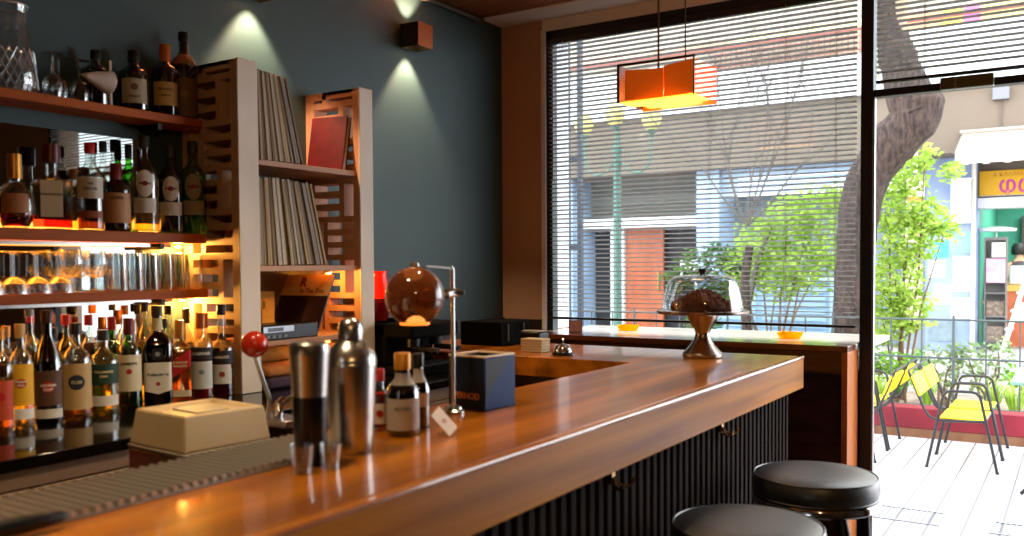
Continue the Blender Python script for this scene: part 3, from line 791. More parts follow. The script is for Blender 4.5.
# ------------------------------------------------------------------ window blinds
slat_m = M('blind slats', (150, 144, 140), 0.45, 0.2)
def blind(label, x0, x1, z0, z1, cords, y=3.935):
    t = thing('venetian_blind', label, 'blind', ((x0 + x1) / 2, y, z1), 0, 'venetian blinds')
    hw = (x1 - x0) / 2
    MB().box(-hw, hw, -.014, .014, -.03, 0).build('head_rail', M('dark head rail', (52, 52, 54), 0.4, 0.4), t, bevel=.002)
    sl = MB(); n = int((z1 - z0 - .05) / .0222)
    tl = math.radians(-12)
    for k in range(n):
        z = -.045 - k * .0222
        prev = None
        pts = []
        for j in range(5):
            u = -1 + j / 2
            yy_ = .0125 * u; zz = .0014 * (1 - u * u)
            pts.append((yy_ * math.cos(tl) - zz * math.sin(tl), yy_ * math.sin(tl) + zz * math.cos(tl)))
        vs = []; fs = []
        for yy_, zz in pts: vs += [(-hw, yy_, z + zz), (hw, yy_, z + zz)]
        for j in range(4): fs.append((2 * j, 2 * j + 1, 2 * j + 3, 2 * j + 2))
        b0 = len(vs)
        for yy_, zz in pts: vs += [(-hw, yy_, z + zz - .0005), (hw, yy_, z + zz - .0005)]
        for j in range(4): fs.append((b0 + 2 * j, b0 + 2 * j + 2, b0 + 2 * j + 3, b0 + 2 * j + 1))
        fs += [(0, 2, b0 + 2, b0), (8, b0 + 8, b0 + 9, 9), (0, b0, b0 + 1, 1)]
        sl.add(vs, fs)
    sl.build('slats', slat_m, t, smooth=False)
    MB().box(-hw, hw, -.013, .013, z0 - z1, z0 - z1 + .012).build('bottom_rail', M('dark bottom rail', (40, 38, 40), 0.4), t, bevel=.003)
    for c in cords:
        MB().tube([(c, -.0135, -.02), (c, -.0135, z0 - z1 + .01)], .0011, 5).tube([(c, .0135, -.02), (c, .0135, z0 - z1 + .01)], .0011, 5).build('ladder_cord', M('blind cord', (200, 196, 190), 0.7), t)
    return t
bl = blind('wide slatted window blind hanging over the big window, lowered', -2.288, -0.80, 1.182, 2.602, (-.66, -.36, .1, .45, .66))
MB().tube([(-.715, -.02, -.03), (-.713, -.024, -.72)], .004, 6).build('tilt_wand', M('clear wand', (120, 130, 140), 0.2), bl)
blind('short slatted blind in the transom pane above the open doorway', -0.725, 1.64, 2.20, 2.602, (-1.0, -.4, .4, 1.0), 3.945)

# door closer on the transom
t = thing('door_closer', 'dark green box fixed on the black transom bar', 'door closer', (-0.385, 3.95, 2.163))
MB().box(-.092, .092, -.045, .0, -.022, .026).build('body', M('closer dark green', (88, 90, 60), 0.35), t, bevel=.004)
MB().box(-.045, -.037, -.0465, -.045, -.018, .022).build('seam', M('closer pale', (140, 132, 110), 0.4), t)
MB().box(-.095, -.0922, -.047, 0, -.024, .028).build('end_cap', M('closer edge', (150, 146, 130), 0.4), t)

# ------------------------------------------------------------------ pendant lamp
t = thing('pendant_lamp', 'orange panelled pendant lamp on two rods before the window', 'pendant lamp', (-1.35, 3.22, 2.15))
pd = M('pendant frame', (62, 34, 20), 0.4)
def amberp(name, rgb, e, s_): return M(name, rgb, 0.35, emit=e, estr=s_, trans=0.0)
orange_p = amberp('orange acrylic', (216, 104, 22), (255, 106, 12), 0.14)
glow_p = amberp('glowing diffuser', (255, 196, 70), (255, 176, 46), 1.7)
x0, x1, yf, yb, zb_, zt_ = -.155, .155, -.12, .12, -.075, .07
MB().box(x0, x0 + .010, yf, yf + .008, zb_, zt_).box(x1 - .004, x1, yf, yf + .008, zb_, zt_).box(x0, x1, yf, yf + .008, zt_ - .008, zt_).build('front_frame', pd, t)
MB().box(x0, x1, yb - .006, yb, zb_, zt_).build('rear_panel', orange_p, t)
MB().box(x0, x0 + .004, yf + .009, yb - .007, zb_ + .006, zt_).build('side_panel', pd, t)
MB().box(x1 - .004, x1, yf + .009, yb - .007, zb_ + .006, zt_ - .01).build('clear_panel', thin_glass('pale amber acrylic', (255, 214, 170), .04, .4), t)
# two front boards meeting in a crease
MB().prism([(x0 + .028, yf + .012), (.012, yf + .055), (.012, yf + .059), (x0 + .028, yf + .017)], zb_ + .008, zt_ - .022).build('front_board', orange_p, t)
MB().prism([(.0135, yf + .055), (x1 - .006, yf + .004), (x1 - .006, yf + .009), (.0135, yf + .059)], zb_ + .008, zt_ - .014).build('front_board', orange_p, t)
dz = zb_
step = [(x0 + .004, yf + .02), (x1, yf), (x1, yf + .15), (x1 - .04, yf + .15), (x1 - .04, yf + .19), (.06, yf + .19), (.06, yf + .225), (-.06, yf + .225), (-.06, yf + .19), (-.10, yf + .19), (-.10, yf + .12), (x0 + .004, yf + .12)]
MB().prism(step, dz, dz + .005).build('diffuser', glow_p, t)
for rx_, zt2 in ((-.027, .57), (.082, .57)):
    MB().tube([(rx_, -.02, .02), (rx_, -.02, zt2)], .0042 if rx_ < 0 else .0028, 8).build('rod', M('pendant rod', (96, 80, 66), 0.3, 0.8), t)
MB().box(-.06, .01, -.05, .03, .035, .055).build('lamp_holder', M('holder dark', (60, 54, 44), 0.5), t, bevel=.003)
lamp('pendant_light', 'POINT', (-1.35, 3.22, 2.115), 2.2, (1.0, .62, .22), .03)

# ------------------------------------------------------------------ things on the bar
Zb = 1.1005
t = thing('cobbler_shaker', 'steel three-piece cocktail shaker with domed cap on the bar', 'cocktail shaker', (-1.165, 1.248, Zb))
Lt([(0, 0), (.038, 0), (.040, .004), (.042, .03), (.049, .165), (.0495, .168), (.0485, .171)], 40).build('body', steel, t)
Lt([(.0488, .1715), (.049, .175), (.046, .187), (.034, .202), (.026, .209), (.0225, .212)], 36).build('strainer_top', steel, t)
Lt([(.0228, .2125), (.0235, .216), (.0235, .236), (.021, .246), (.013, .253), (0, .256)], 30).build('cap', steel, t)
t = thing('boston_shaker', 'tall steel shaker tin standing in a dark tumbler, beside the domed shaker', 'cocktail shaker', (-1.150, 1.127, Zb))
Lt([(0, 0.0), (.026, 0), (.028, .006), (.031, .10), (.0322, .120), (.0325, .123), (.031, .123), (.030, .10), (.027, .01), (0, .008)], 36).build('dark_tumbler', M('dark tumbler', (22, 22, 25), 0.2), t)
Lt([(.0305, .115), (.0355, .196), (.0362, .199), (.0345, .215), (.031, .219), (0, .219)][::1], 36).build('steel_tin', steel, t)
for lab, x, y, s_ in (('small clear shot glass in front of the dark tumbler', -1.118, 1.075, 1.0), ('second small glass on the bar by the tall shaker', -1.100, 1.125, .9)):
    tt = thing('shot_glass', lab, 'glass', (x, y, Zb))
    Lt([(0, .008), (.014 * s_, .008), (.0155 * s_, .0), (0, 0)], 20).build('base', gl_clear, tt)
    Lt([(.0156 * s_, .0), (.021 * s_, .048 * s_), (.0195 * s_, .048 * s_), (.0145 * s_, .009)], 20).build('wall', gl_clear, tt)

bt = bottle('dark bitters bottle with yellow gold cap and pale label on the bar', 'bottle', None, -1.19, 1.431, Zb, 1.272, .0345, 'sauce', 'black', 'dark', .5, ((206, 136, 40), .3, .034, 1.2), [(.08, .46, 1.3, (186, 178, 168), [('BITTERS', .0095, (110, 100, 96), .012)])], neckband=(.62, .76, (150, 140, 130)), name='bitters_bottle')
bottle('slim dark bottle with black cap right behind the gold capped bitters', 'bottle', None, -1.213, 1.512, Zb, 1.263, .024, 'sauce', 'brown', 'dark', .5, ((24, 22, 22), .2, .03, 1.2), [(.3, .48, 1.0, (190, 150, 110))], neckband=(.62, .8, (170, 160, 150)), name='bitters_bottle')
bottle('small red sauce bottle with red cap between shaker and bitters', 'bottle', None, -1.272, 1.451, Zb, 1.232, .022, 'sauce', 'clear', 'red', .6, ((206, 26, 24), 0, .026, 1.25), [(.12, .45, 1.0, (226, 214, 206), [('@', .008, (180, 40, 36), 0)])], name='sauce_bottle')

# globe lamp on a stand
t = thing('globe_lamp', 'smoky amber glass globe held by a steel arm on a slim stand', 'lamp', (-1.264, 1.708, Zb))
MB().lathe([(0, 0), (.028, 0), (.028, .006), (.022, .010), (.021, .016), (.008, .020), (0, .021)], 28).build('base', steel, t)
MB().tube([(0, 0, .018), (0, 0, .345), (-.002, -.006, .352)], .0052, 12).build('pole', steel, t)
MB().tube([(0, 0, .345), (-.002, -.05, .350), (-.003, -.10, .352)], .003, 8).build('upper_arm', steel, t)
MB().tube([(0, .014, .289), (0, -.028, .286)], .012, 14).tube([(.0, -.03, .286), (0, -.085, .283)], .0045, 10).build('clamp', steel, t)
MB().tube([(.0, 0, .289), (.028, .01, .289)], .006, 10).build('clamp_knob', blackp, t)
gc = Vector((-.003, -.140, .284))
gp = [(0, -.064)] + [(.0675 * math.sin(a), -.0675 * math.cos(a)) for a in [k * PI / 18 for k in range(2, 18)]] + [(0, .066)]
gp[0] = (.02, -.064)
Lt(gp, 36).build('globe', M('smoky amber glass', (116, 62, 30), 0.06, 0, 0.7, trans=0.35, coat=0.6), t, loc=gc)
Lt([(.030, -.0555), (.034, -.058), (.033, -.064), (.018, -.064)], 28).build('opening_ring', M('lamp opening', (255, 150, 60), 0.3, emit=(255, 130, 40), estr=1.1), t, loc=gc)
Lt([(0, .066), (.012, .068), (.010, .076), (0, .078)], 18).build('top_knob', steel, t, loc=gc)
lamp('globe_light', 'POINT', (-1.267, 1.571, 1.335), 0.12, (1, .55, .2), .02)

# price card, blue box
t = thing('price_card', 'small white card leaning on a wire foot on the bar', 'card', (-1.105, 1.478, Zb), rz=math.radians(80))
Rc = Matrix.Rotation(math.radians(-28), 4, 'X') @ Matrix.Rotation(math.radians(-30), 4, 'Y')
cmb = MB().box(-.017, .017, -.0006, .0006, .0, .058); cmb.v = [tuple(Rc @ Vector(v) + Vector((0, -.012, .008))) for v in cmb.v]
cmb.build('card', M('white card', (240, 232, 226), 0.6), t)
em_ = MB().lathe([(0, 0), (.006, 0)], 16); em_.v = [tuple(Rc @ Vector((v[0], -.0013, v[1] + .03)) + Vector((0, -.012, .008))) for v in em_.v]
em_.build('emblem', M('card mark', (206, 170, 160), 0.6), t)
MB().tube([(-.015, .02, .002), (.015, .02, .002), (.0, .004, .012)], .0015, 6).build('wire_foot', steel, t)

t = thing('blue_box', 'dark blue open-topped box lettered PERNOD on the bar', 'box', (-1.266, 1.832, Zb), rz=math.radians(-5))
navy = M('navy enamel', (14, 26, 42), 0.45, spec=.3)
H_ = .128; a_, b_ = .059, .060
wl = MB()
wl.box(-a_, -a_ + .004, -b_, b_, 0, H_).box(-a_ + .004, a_ - .004, -b_, -b_ + .004, 0, H_).box(-a_ + .004, a_ - .004, b_ - .004, b_, 0, H_).box(-a_ + .004, a_ - .004, -b_ + .004, b_ - .004, 0, .004)
wl.build('box_body', navy, t, bevel=.0015)
MB().box(a_ - .004, a_, -b_, b_, 0, H_).build('lit_blue_side', noisy('lit blue enamel', (10, 62, 128), (8, 50, 106), (4, 4, 4), 0.45, spec=.25), t, bevel=.0015)  # brighter than the navy faces: side light put into the blue
MB().add([(a_ + .0006, -b_ + .002, H_ - .003), (a_ + .0006, -b_ + .002, .03), (a_ + .0006, b_ - .02, H_ - .003)], [(0, 1, 2)]).build('navy_corner', navy, t)
rimb = MB()
rimb.box(-a_, a_, -b_, -b_ + .007, H_, H_ + .005).box(-a_, a_, b_ - .007, b_, H_, H_ + .005).box(-a_, -a_ + .007, -b_ + .007, b_ - .007, H_, H_ + .005).box(a_ - .007, a_, -b_ + .007, b_ - .007, H_, H_ + .005)
rimb.build('rim', M('cream rim', (226, 208, 184), 0.4), t, bevel=.001)
MB().box(-a_ + .010, a_ - .010, -b_ + .010, b_ - .010, .01, H_ - .012).build('napkins', M('cream napkins', (206, 176, 140), 0.8), t)
flat_text('PERNOD', .021, M('orange lettering', (206, 128, 72), 0.5), t, (0, -b_ - .0008, .032), (1, 0, 0), (0, 0, 1), .0005, bold=.0006)

# cake stand
t = thing('cake_stand', 'silver pedestal cake stand with a glass dome near the bar end', 'cake stand', (-1.216, 3.245, Zb))
pw = M('pewter', (176, 160, 150), 0.25, 1.0)
Lt([(0, 0), (.072, 0), (.076, .004), (.076, .014), (.070, .022), (.050, .042), (.033, .068), (.027, .088), (.028, .098), (.034, .112), (.046, .132), (.056, .148), (.058, .160), (.060, .166), (0, .166)], 40).build('pedestal', pw, t)
Lt([(0, .1665), (.168, .1665), (.174, .170), (.175, .178), (.170, .180), (0, .179)], 56).build('plate', pw, t)
Lt([(.150, .1805), (.152, .188), (.149, .215), (.137, .270), (.127, .294), (.108, .307), (.07, .314), (.012, .316)], 56).build('glass_dome', thin_glass('dome glass', (232, 238, 238), 0.10, 0.9, .06), t)
Lt([(0, .3165), (.010, .3165), (.012, .323), (.017, .330), (.017, .337), (0, .340)], 20).build('dome_knob', blackp, t)
cake = thing('chocolate_cake', 'dark brown chocolate cake under the glass dome', 'cake', (-1.225, 3.245, Zb + .1805))
bm = bmesh.new()
bmesh.ops.create_icosphere(bm, subdivisions=5, radius=1)
for v in bm.verts:
    d = v.co.copy()
    z = d.z
    ang = math.atan2(d.y, d.x); rr = math.hypot(d.x, d.y)
    v.co = Vector((d.x * .114, d.y * .105, 0))
    top = .042 + .038 * math.exp(-((d.x * .105 - .01) ** 2) / .0025) + .006 * math.sin(9 * ang) * rr + .004 * math.sin(31 * d.x + 17 * d.y)
    v.co.z = 0 if z < -0.05 else top * min(1, (max(z, 0)) ** .35)
me = bpy.data.meshes.new('cake'); bm.to_mesh(me); bm.free(); me.shade_smooth()
me.materials.append(noisy('chocolate crumb', (92, 42, 26), (146, 80, 52), (60, 60, 60), 0.7, 6, bump=1.0))
ck = bpy.data.objects.new('sponge', me); COL.objects.link(ck); ck.parent = cake
MB().prism([(.103, -.03), (.122, -.02), (.12, .04), (.098, .05)], 0.0, .034).build('cut_slice', noisy('sponge inside', (150, 84, 54), (176, 108, 74), (80, 80, 80), 0.8), cake, bevel=.004)

# service bell, dark box and paper block on the return counter
t = thing('service_bell', 'round chrome desk bell on the return counter', 'bell', (-1.725, 3.06, 1.0995))
Lt([(0, 0), (.040, 0), (.042, .004), (.040, .012), (0, .013)], 32).build('base', blackm, t)
Lt([(.037, .0135), (.036, .02), (.030, .034), (.018, .043), (.006, .046), (0, .046)], 36).build('dome', chrome, t)
Lt([(0, .046), (.003, .046), (.003, .058), (.006, .060), (.005, .066), (0, .067)], 14).build('button', chrome, t)
t = thing('paper_block', 'cream paper block on the return counter beside the bell', 'paper block', (-1.90, 3.14, 1.0995))
for k in range(5): MB().box(-.05, .05, -.035, .035, k * .011, k * .011 + .0095).build('pad', M('cream pad', (214, 196, 160), 0.8), t, bevel=.001)
t = thing('card_terminal', 'small black box with silver edge behind the paper block', 'card terminal', (-1.99, 3.28, 1.0995))
MB().box(-.05, .05, -.04, .04, 0, .07).build('body', blackp, t, bevel=.006)
MB().box(-.045, .045, -.034, .034, .0705, .075).build('top_plate', M('pale lid', (180, 176, 170), 0.4), t, bevel=.002)
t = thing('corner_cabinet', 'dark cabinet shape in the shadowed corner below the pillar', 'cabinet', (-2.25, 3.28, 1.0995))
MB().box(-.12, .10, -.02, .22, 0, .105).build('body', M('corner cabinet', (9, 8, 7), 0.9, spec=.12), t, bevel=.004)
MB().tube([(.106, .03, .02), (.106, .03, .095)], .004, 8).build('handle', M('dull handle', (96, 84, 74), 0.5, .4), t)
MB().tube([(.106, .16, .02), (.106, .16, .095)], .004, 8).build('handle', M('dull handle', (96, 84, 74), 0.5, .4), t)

# things on the window counter
ybowl = leafy('yellow glass', (255, 196, 6), (255, 206, 20), .55)
t0 = None
for lab, x, y in (('yellow ashtray on the window counter, in front of the blind beyond the bell', -1.955, 4.15), ('yellow ashtray on the window counter near the black mullion', -1.105, 4.05)):
    if t0 is None:
        t0 = thing('ashtray', lab, 'ashtray', (x, y, 1.1205), 0, 'yellow ashtrays')
        Lt([(0, 0), (.042, 0), (.050, .008), (.058, .026), (.052, .027), (.042, .011), (0, .009)], 32).build('bowl', ybowl, t0)
        for k in range(3):
            a = k * 2.094 + .3
            MB().box(-.006, .006, -.006, .006, .024, .031).build('notch_lip', ybowl, t0, loc=(.053 * math.cos(a), .053 * math.sin(a), 0), rot=(0, 0, a), bevel=.002)
    else: copy_tree(t0, lab, (x, y, 1.1205))
t = thing('small_frame', 'small pinkish framed card standing on the window counter', 'frame', (-2.125, 3.90, 1.1205), rot=(-.2, 0, .45))
MB().box(-.034, .034, 0, .008, 0, .062).build('frame', M('frame edge', (120, 92, 86), 0.5), t, bevel=.001)
MB().box(-.029, .029, -.001, -.0002, .005, .057).build('card', noisy('pinkish card', (186, 140, 130), (160, 116, 110), (30, 30, 30), 0.6), t)
MB().box(-.012, .012, .0085, .028, 0, .03).build('easel', M('frame easel', (90, 72, 68), 0.6), t)

# ------------------------------------------------------------------ drip mat, cream box, tap, opener
t = thing('drip_mat', 'ribbed dark drip mat along the inner edge of the bar', 'bar mat', (-1.262, .9, 1.1005))
MB().box(-.088, .088, -1.3, .42, 0, .004).build('base', M('mat steel', (150, 144, 138), 0.35, 0.7), t, bevel=.001)
rb = MB(); y = -1.29
while y < .41:
    rb.tube([(-.084, y, .0085), (.084, y, .0085)], .0052, 8); y += .0185
rb.build('ribs', M('mat ribs', (214, 208, 200), 0.34, 0.8), t)
t = thing('wooden_drawer_box', 'red brown wooden box behind the bar under the cream plastic case', 'box', (-1.672, 1.300, .8805), rz=math.radians(-5))
rbw = noisy('red brown wood', (96, 34, 18), (124, 48, 26), (10, 2, 10), 0.45, 5, coat=.3)
MB().box(-.110, .110, -.112, .113, 0, .1695).build('body', rbw, t, bevel=.003)
MB().box(.1102, .115, -.10, .10, .02, .155).build('drawer_front', rbw, t, bevel=.002)
MB().tube([(.116, -.0, .09), (.13, -.0, .09)], .006, 10).build('knob', brass, t)
t = thing('cream_case', 'cream plastic case with sunken top, standing on the red brown box', 'case', (-1.672, 1.300, 1.0505), rz=math.radians(-5))
cream = noisy('cream plastic', (214, 190, 150), (204, 178, 136), (3, 3, 3), 0.4, 3)
def frustum(a0, b0, a1, b1, z0, z1): return MB().add([(-a0, -b0, z0), (a0, -b0, z0), (a0, b0, z0), (-a0, b0, z0), (-a1, -b1, z1), (a1, -b1, z1), (a1, b1, z1), (-a1, b1, z1)],
        [(0, 3, 2, 1), (0, 1, 5, 4), (1, 2, 6, 5), (2, 3, 7, 6), (3, 0, 4, 7), (4, 5, 6, 7)])
frustum(.110, .113, .112, .115, 0, .010).build('foot_rim', M('grey foot rim', (150, 140, 126), 0.5), t, bevel=.003)
c_ = frustum(.108, .111, .097, .100, .0102, .088)
c_.f.pop()
n0 = len(c_.v); c_.v += [(-.082, -.083, .088), (.082, -.083, .088), (.082, .083, .088), (-.082, .083, .088), (-.075, -.076, .081), (.075, -.076, .081), (.075, .076, .081), (-.075, .076, .081)]
for k in range(4):
    k2 = (k + 1) % 4
    c_.f += [(4 + k, 4 + k2, n0 + k2, n0 + k), (n0 + k, n0 + k2, n0 + 4 + k2, n0 + 4 + k)]
c_.f.append((n0 + 4, n0 + 5, n0 + 6, n0 + 7))
c_.build('shell', cream, t, bevel=.005, seg=3)
MB().box(-.05, .05, -.04, .04, .0815, .0845).build('inner_plate', M('pale plate', (196, 186, 160), 0.45), t, bevel=.002)
t = thing('bar_tap', 'black tap block with a bent steel lever ending in a red ball', 'tap', (-1.66, 1.578, .8805))
MB().box(-.09, .06, -.075, .10, 0, .185).build('block', blackp, t, bevel=.006)
MB().box(-.095, .075, -.105, -.02, .186, .205).build('steel_lip', steel, t, bevel=.003)
MB().tube([(-.0, -.06, .206), (.0, -.055, .235), (.0, -.04, .242)], .012, 12).tube([(-.01, -.05, .232), (.01, .03, .262)], .006, 10).build('spout', chrome, t)
MB().tube([(-.02, -.075, .206), (-.02, -.068, .25), (-.025, -.085, .30), (-.03, -.098, .345), (-.03, -.102, .36)], .006, 10).build('lever', steel, t)
Lt([(0, -.031)] + [(.0325 * math.sin(a), -.0325 * math.cos(a)) for a in [k * PI / 14 for k in range(1, 14)]] + [(.006, .031), (0, .028)], 28).build('red_ball', M('red lacquer', (186, 40, 16), 0.22, coat=.5), t, loc=(-.03, -.104, .385))
t = thing('muddler', 'black bar tool with chrome tip lying at the bar corner', 'bar tool', (-1.155, .60, 1.117))
MB().tube([(-.02, -.12, .0), (-.005, .02, .0), (0, .07, .0), (.002, .08, .0)], [.013, .012, .008, .002], 14).build('handle', blackp, t)
MB().tube([(-.010, -.13, -.002), (.03, -.045, -.004), (.034, -.04, -.004)], [.012, .012, .006], 14).build('chrome_tip', chrome, t)

# ------------------------------------------------------------------ bar stools
def stool(label, x, y):
    t = thing('bar_stool', label, 'bar stool', (x, y, 0), 0.4, 'black bar stools')
    lth = noisy('black leather', (24, 23, 22), (32, 30, 28), (40, 40, 40), 0.48, 4, bump=.05, spec=1.0, coat=1.0, croughness=.36)
    Lt([(0, .718), (.170, .718), (.184, .725), (.190, .740), (.190, .763), (.184, .778), (.170, .785), (.10, .789), (0, .790)], 56).build('seat', lth, t)
    pp = MB()
    for zz, rr in ((.7795, .1835), (.7225, .1835)):
        pp.tube([(rr * math.cos(2 * PI * k / 48), rr * math.sin(2 * PI * k / 48), zz) for k in range(49)], .0032, 6, caps=False)
    pp.build('piping', lth, t)
    Lt([(.150, .7165), (.186, .7165), (.190, .710), (.190, .696), (.186, .692), (.150, .692), (.150, .7165)], 56).build('chrome_ring', chrome, t)
    for k in range(4):
        a = k * PI / 2 + .35
        ca, sa = math.cos(a), math.sin(a)
        pts = [(.150 * ca, .150 * sa, .691), (.168 * ca, .168 * sa, .64), (.172 * ca, .172 * sa, .55), (.178 * ca, .178 * sa, .3), (.205 * ca, .205 * sa, .014)]
        l = MB().tube(pts, [.016, .018, .017, .015, .013], 12).build('leg', blackm, t)
        MB().tube([(.205 * ca, .205 * sa, .015), (.206 * ca, .206 * sa, .0)], [.017, .017], 12).build('foot', blackp, l)
    MB().tube([(.183 * math.cos(2 * PI * k / 40), .183 * math.sin(2 * PI * k / 40), .27) for k in range(41)], .009, 8, caps=False).build('foot_ring', chrome, t)
    t.scale = (1, 1, 1.028)
    return t
s1 = stool('round black leather bar stool beside the far end of the bar', -.687, 2.805)
copy_tree(s1, 'round black leather bar stool cut by the lower picture edge, nearer one', (-.696, 2.17, 0))


# ================================================================== the street
def brick_mat(name, c1, c2, mortar, scale, bw, rh, ms=0.02, rough=0.7, rotz=0.0):
    if name in MATS: return MATS[name]
    mt = M(name, c1, rough)
    nt = mt.node_tree; b = nt.nodes['Principled BSDF']
    tc = nt.nodes.new('ShaderNodeTexCoord'); mp = nt.nodes.new('ShaderNodeMapping'); mp.inputs['Rotation'].default_value = (0, 0, rotz)
    bt_ = nt.nodes.new('ShaderNodeTexBrick')
    bt_.inputs['Color1'].default_value = lin(c1); bt_.inputs['Color2'].default_value = lin(c2); bt_.inputs['Mortar'].default_value = lin(mortar)
    bt_.inputs['Scale'].default_value = scale; bt_.inputs['Brick Width'].default_value = bw; bt_.inputs['Row Height'].default_value = rh; bt_.inputs['Mortar Size'].default_value = ms
    L = nt.links.new
    L(tc.outputs['Object'], mp.inputs[0]); L(mp.outputs[0], bt_.inputs['Vector']); L(bt_.outputs['Color'], b.inputs['Base Color'])
    return mt
pave = brick_mat('pavement slabs', (206, 200, 204), (194, 190, 198), (112, 106, 112), 1.0, 1.9, .175, .007, .7, PI / 2)
struct(B(-16, 14, 4.221, 8.05, -.12, 0), 'pavement', pave)
struct(B(-16, 7, 4.05, 4.221, -.12, -.001), 'trim_8', M('threshold stone', (120, 116, 114), 0.6))
asph = noisy('pale asphalt', (120, 120, 124), (142, 142, 148), (6, 6, 6), 0.8, 5)
struct(B(-16, 7, 9.95, 13.0, -.12, .02), 'road', asph)
struct(B(-16, 7, 13.0, 19.6, -.12, .15), 'pavement.001', brick_mat('far pavement slabs', (190, 188, 186), (176, 174, 174), (130, 128, 126), 1.0, .4, .4, .01))
# grates in the pavement
for lab, x0, x1, y0, y1 in (('long drain grate in the pavement near the bar stool', -1.00, -.64, 5.36, 5.66), ('drain grate in the pavement at the picture edge', -.40, .15, 5.36, 5.62)):
    t = thing('drain_grate', lab, 'grate', ((x0 + x1) / 2, (y0 + y1) / 2, .0005), 0, 'pavement grates')
    hx, hy = (x1 - x0) / 2, (y1 - y0) / 2
    MB().box(-hx, hx, -hy, -hy + .018, 0, .006).box(-hx, hx, hy - .018, hy, 0, .006).box(-hx, -hx + .018, -hy + .018, hy - .018, 0, .006).box(hx - .018, hx, -hy + .018, hy - .018, 0, .006).build('rim', M('grate steel', (150, 150, 156), 0.4, .5), t)
    g_ = MB(); x = -hx + .03
    while x < hx - .03: g_.box(x, x + .012, -hy + .018, hy - .018, 0, .005); x += .028
    g_.build('grille', M('grate steel', (150, 150, 156), 0.4, .5), t)
# kerb and bed
kb = MB().box(-16, 7, 8.05, 8.24, .075, .25)
struct(kb, 'kerb_wall', noisy('red painted kerb', (112, 20, 36), (136, 30, 46), (3, 3, 3), 0.55, 5), bevel=.008)
struct(B(-16, 7, 8.055, 8.23, -.05, .074), 'trim_9', noisy('worn brown base', (130, 92, 66), (108, 70, 48), (7, 7, 3), 0.8, 5))
soil = noisy('dry soil', (120, 100, 84), (160, 142, 126), (12, 12, 12), 0.9, 6, bump=.6)
struct(B(-16, 7, 8.24, 9.72, -.1, .16), 'ground', soil)
struct(B(-16, 7, 9.72, 9.95, -.1, .30), 'kerb_wall.001', M('pale kerb', (206, 204, 204), 0.7))

# iron fence
fx0, fx1 = -6.0, 1.6
fe = thing('iron_fence', 'thin dark iron fence standing in the planted bed', 'fence', (-1.0, 8.30, .16))
fm = M('fence iron', (66, 76, 78), 0.6, .0)
for z in (.98, .655, .24):
    MB().tube([(fx0 + 1, 0, z - .16), (fx1 + 1, 0, z - .16)], .009, 8).build('rail', fm, fe)
pk = None
k = 0; x = fx0 + .2
while x < fx1:
    big = k % 4 == 0
    o = MB().tube([(0, 0, 0), (0, 0, .82 if not big else .86)], .007 if not big else .012, 6).build('post' if big else 'picket', fm, fe, loc=(x + 1, 0, -.0))
    x += .245; k += 1

# ---------------------------------------------------------------- plants
nprng = np.random.default_rng(11)
def leaf_cloud(n, sampler, size, flat=0.35):
    vs = []; fs = []
    for i in range(n):
        c = Vector(sampler())
        a = nprng.normal(size=3); a[2] *= flat; a = Vector(a).normalized()
        b = a.cross(Vector(nprng.normal(size=3))).normalized()
        s_ = size * nprng.uniform(.6, 1.25)
        n0 = len(vs)
        mid = c + a * s_ * .5
        up = a.cross(b) * s_ * .10
        vs += [c, mid + b * s_ * .28 + up, c + a * s_, mid - b * s_ * .28 + up]
        fs.append((n0, n0 + 1, n0 + 2, n0 + 3))
    return MB().add(vs, fs)
def blob_sampler(blobs):
    w = np.array([b[3] ** 2 for b in blobs]); w /= w.sum()
    def f():
        b = blobs[nprng.choice(len(blobs), p=w)]
        d = nprng.normal(size=3); d /= np.linalg.norm(d)
        r = b[3] * nprng.uniform(.45, 1) 
        return (b[0] + d[0] * r, b[1] + d[1] * r * .8, b[2] + d[2] * r)
    return f
lime = leafy('lime leaves', (140, 176, 66), (190, 210, 110))
mid = leafy('green leaves', (92, 146, 54), (150, 190, 84))
dark = leafy('dark ivy leaves', (62, 92, 48), (104, 132, 74), .3)
pale = leafy('grey green leaves', (112, 136, 92), (160, 178, 130), .35)
stem_m = M('brown stems', (116, 92, 70), 0.8)
def shrub(name, label, base, blobs, n, size, mat, stems=5, group=None, cat='shrub'):
    t = thing(name, label, cat, base, 0, group)
    leaf_cloud(n, blob_sampler(blobs), size).build('foliage', mat, t, smooth=False)
    sm = MB()
    for k in range(stems):
        b = blobs[k % len(blobs)]
        p0 = Vector((rnd.uniform(-.06, .06), rnd.uniform(-.05, .05), 0)); p2 = Vector(b[:3])
        p1 = (p0 + p2) / 2 + Vector((rnd.uniform(-.06, .06), 0, .06))
        sm.tube([p0, p1, p2], [.014, .010, .005], 6)
    sm.build('stem', stem_m, t)
    return t
shrub('leafy_shrub', 'tall bright lime green shrub seen through the open doorway', (-1.45, 9.15, .16),
      [(-.05, 0, 1.15, .30), (.06, 0, 1.55, .30), (-.12, .05, 1.85, .26), (.22, 0, 1.75, .22), (.02, .1, 2.12, .20), (-.15, 0, .72, .26), (.38, 0, 1.62, .13), (.20, 0, 2.28, .13), (.1, 0, .85, .22), (.42, .0, 2.15, .10)], 3600, .070, lime, 8)
shrub('leafy_shrub', 'broad sunlit green shrub behind the blind left of the leaning trunk', (-2.75, 9.45, .16),
      [(.15, 0, 1.75, .32), (-.15, 0, 1.55, .30), (.40, 0, 1.85, .30), (-.32, 0, 1.28, .25), (.30, .05, 1.30, .36), (.05, 0, 1.2, .30), (.55, 0, 1.45, .28), (-.45, .1, 1.05, .2), (.62, 0, 1.98, .16)], 4200, .072, lime, 8)
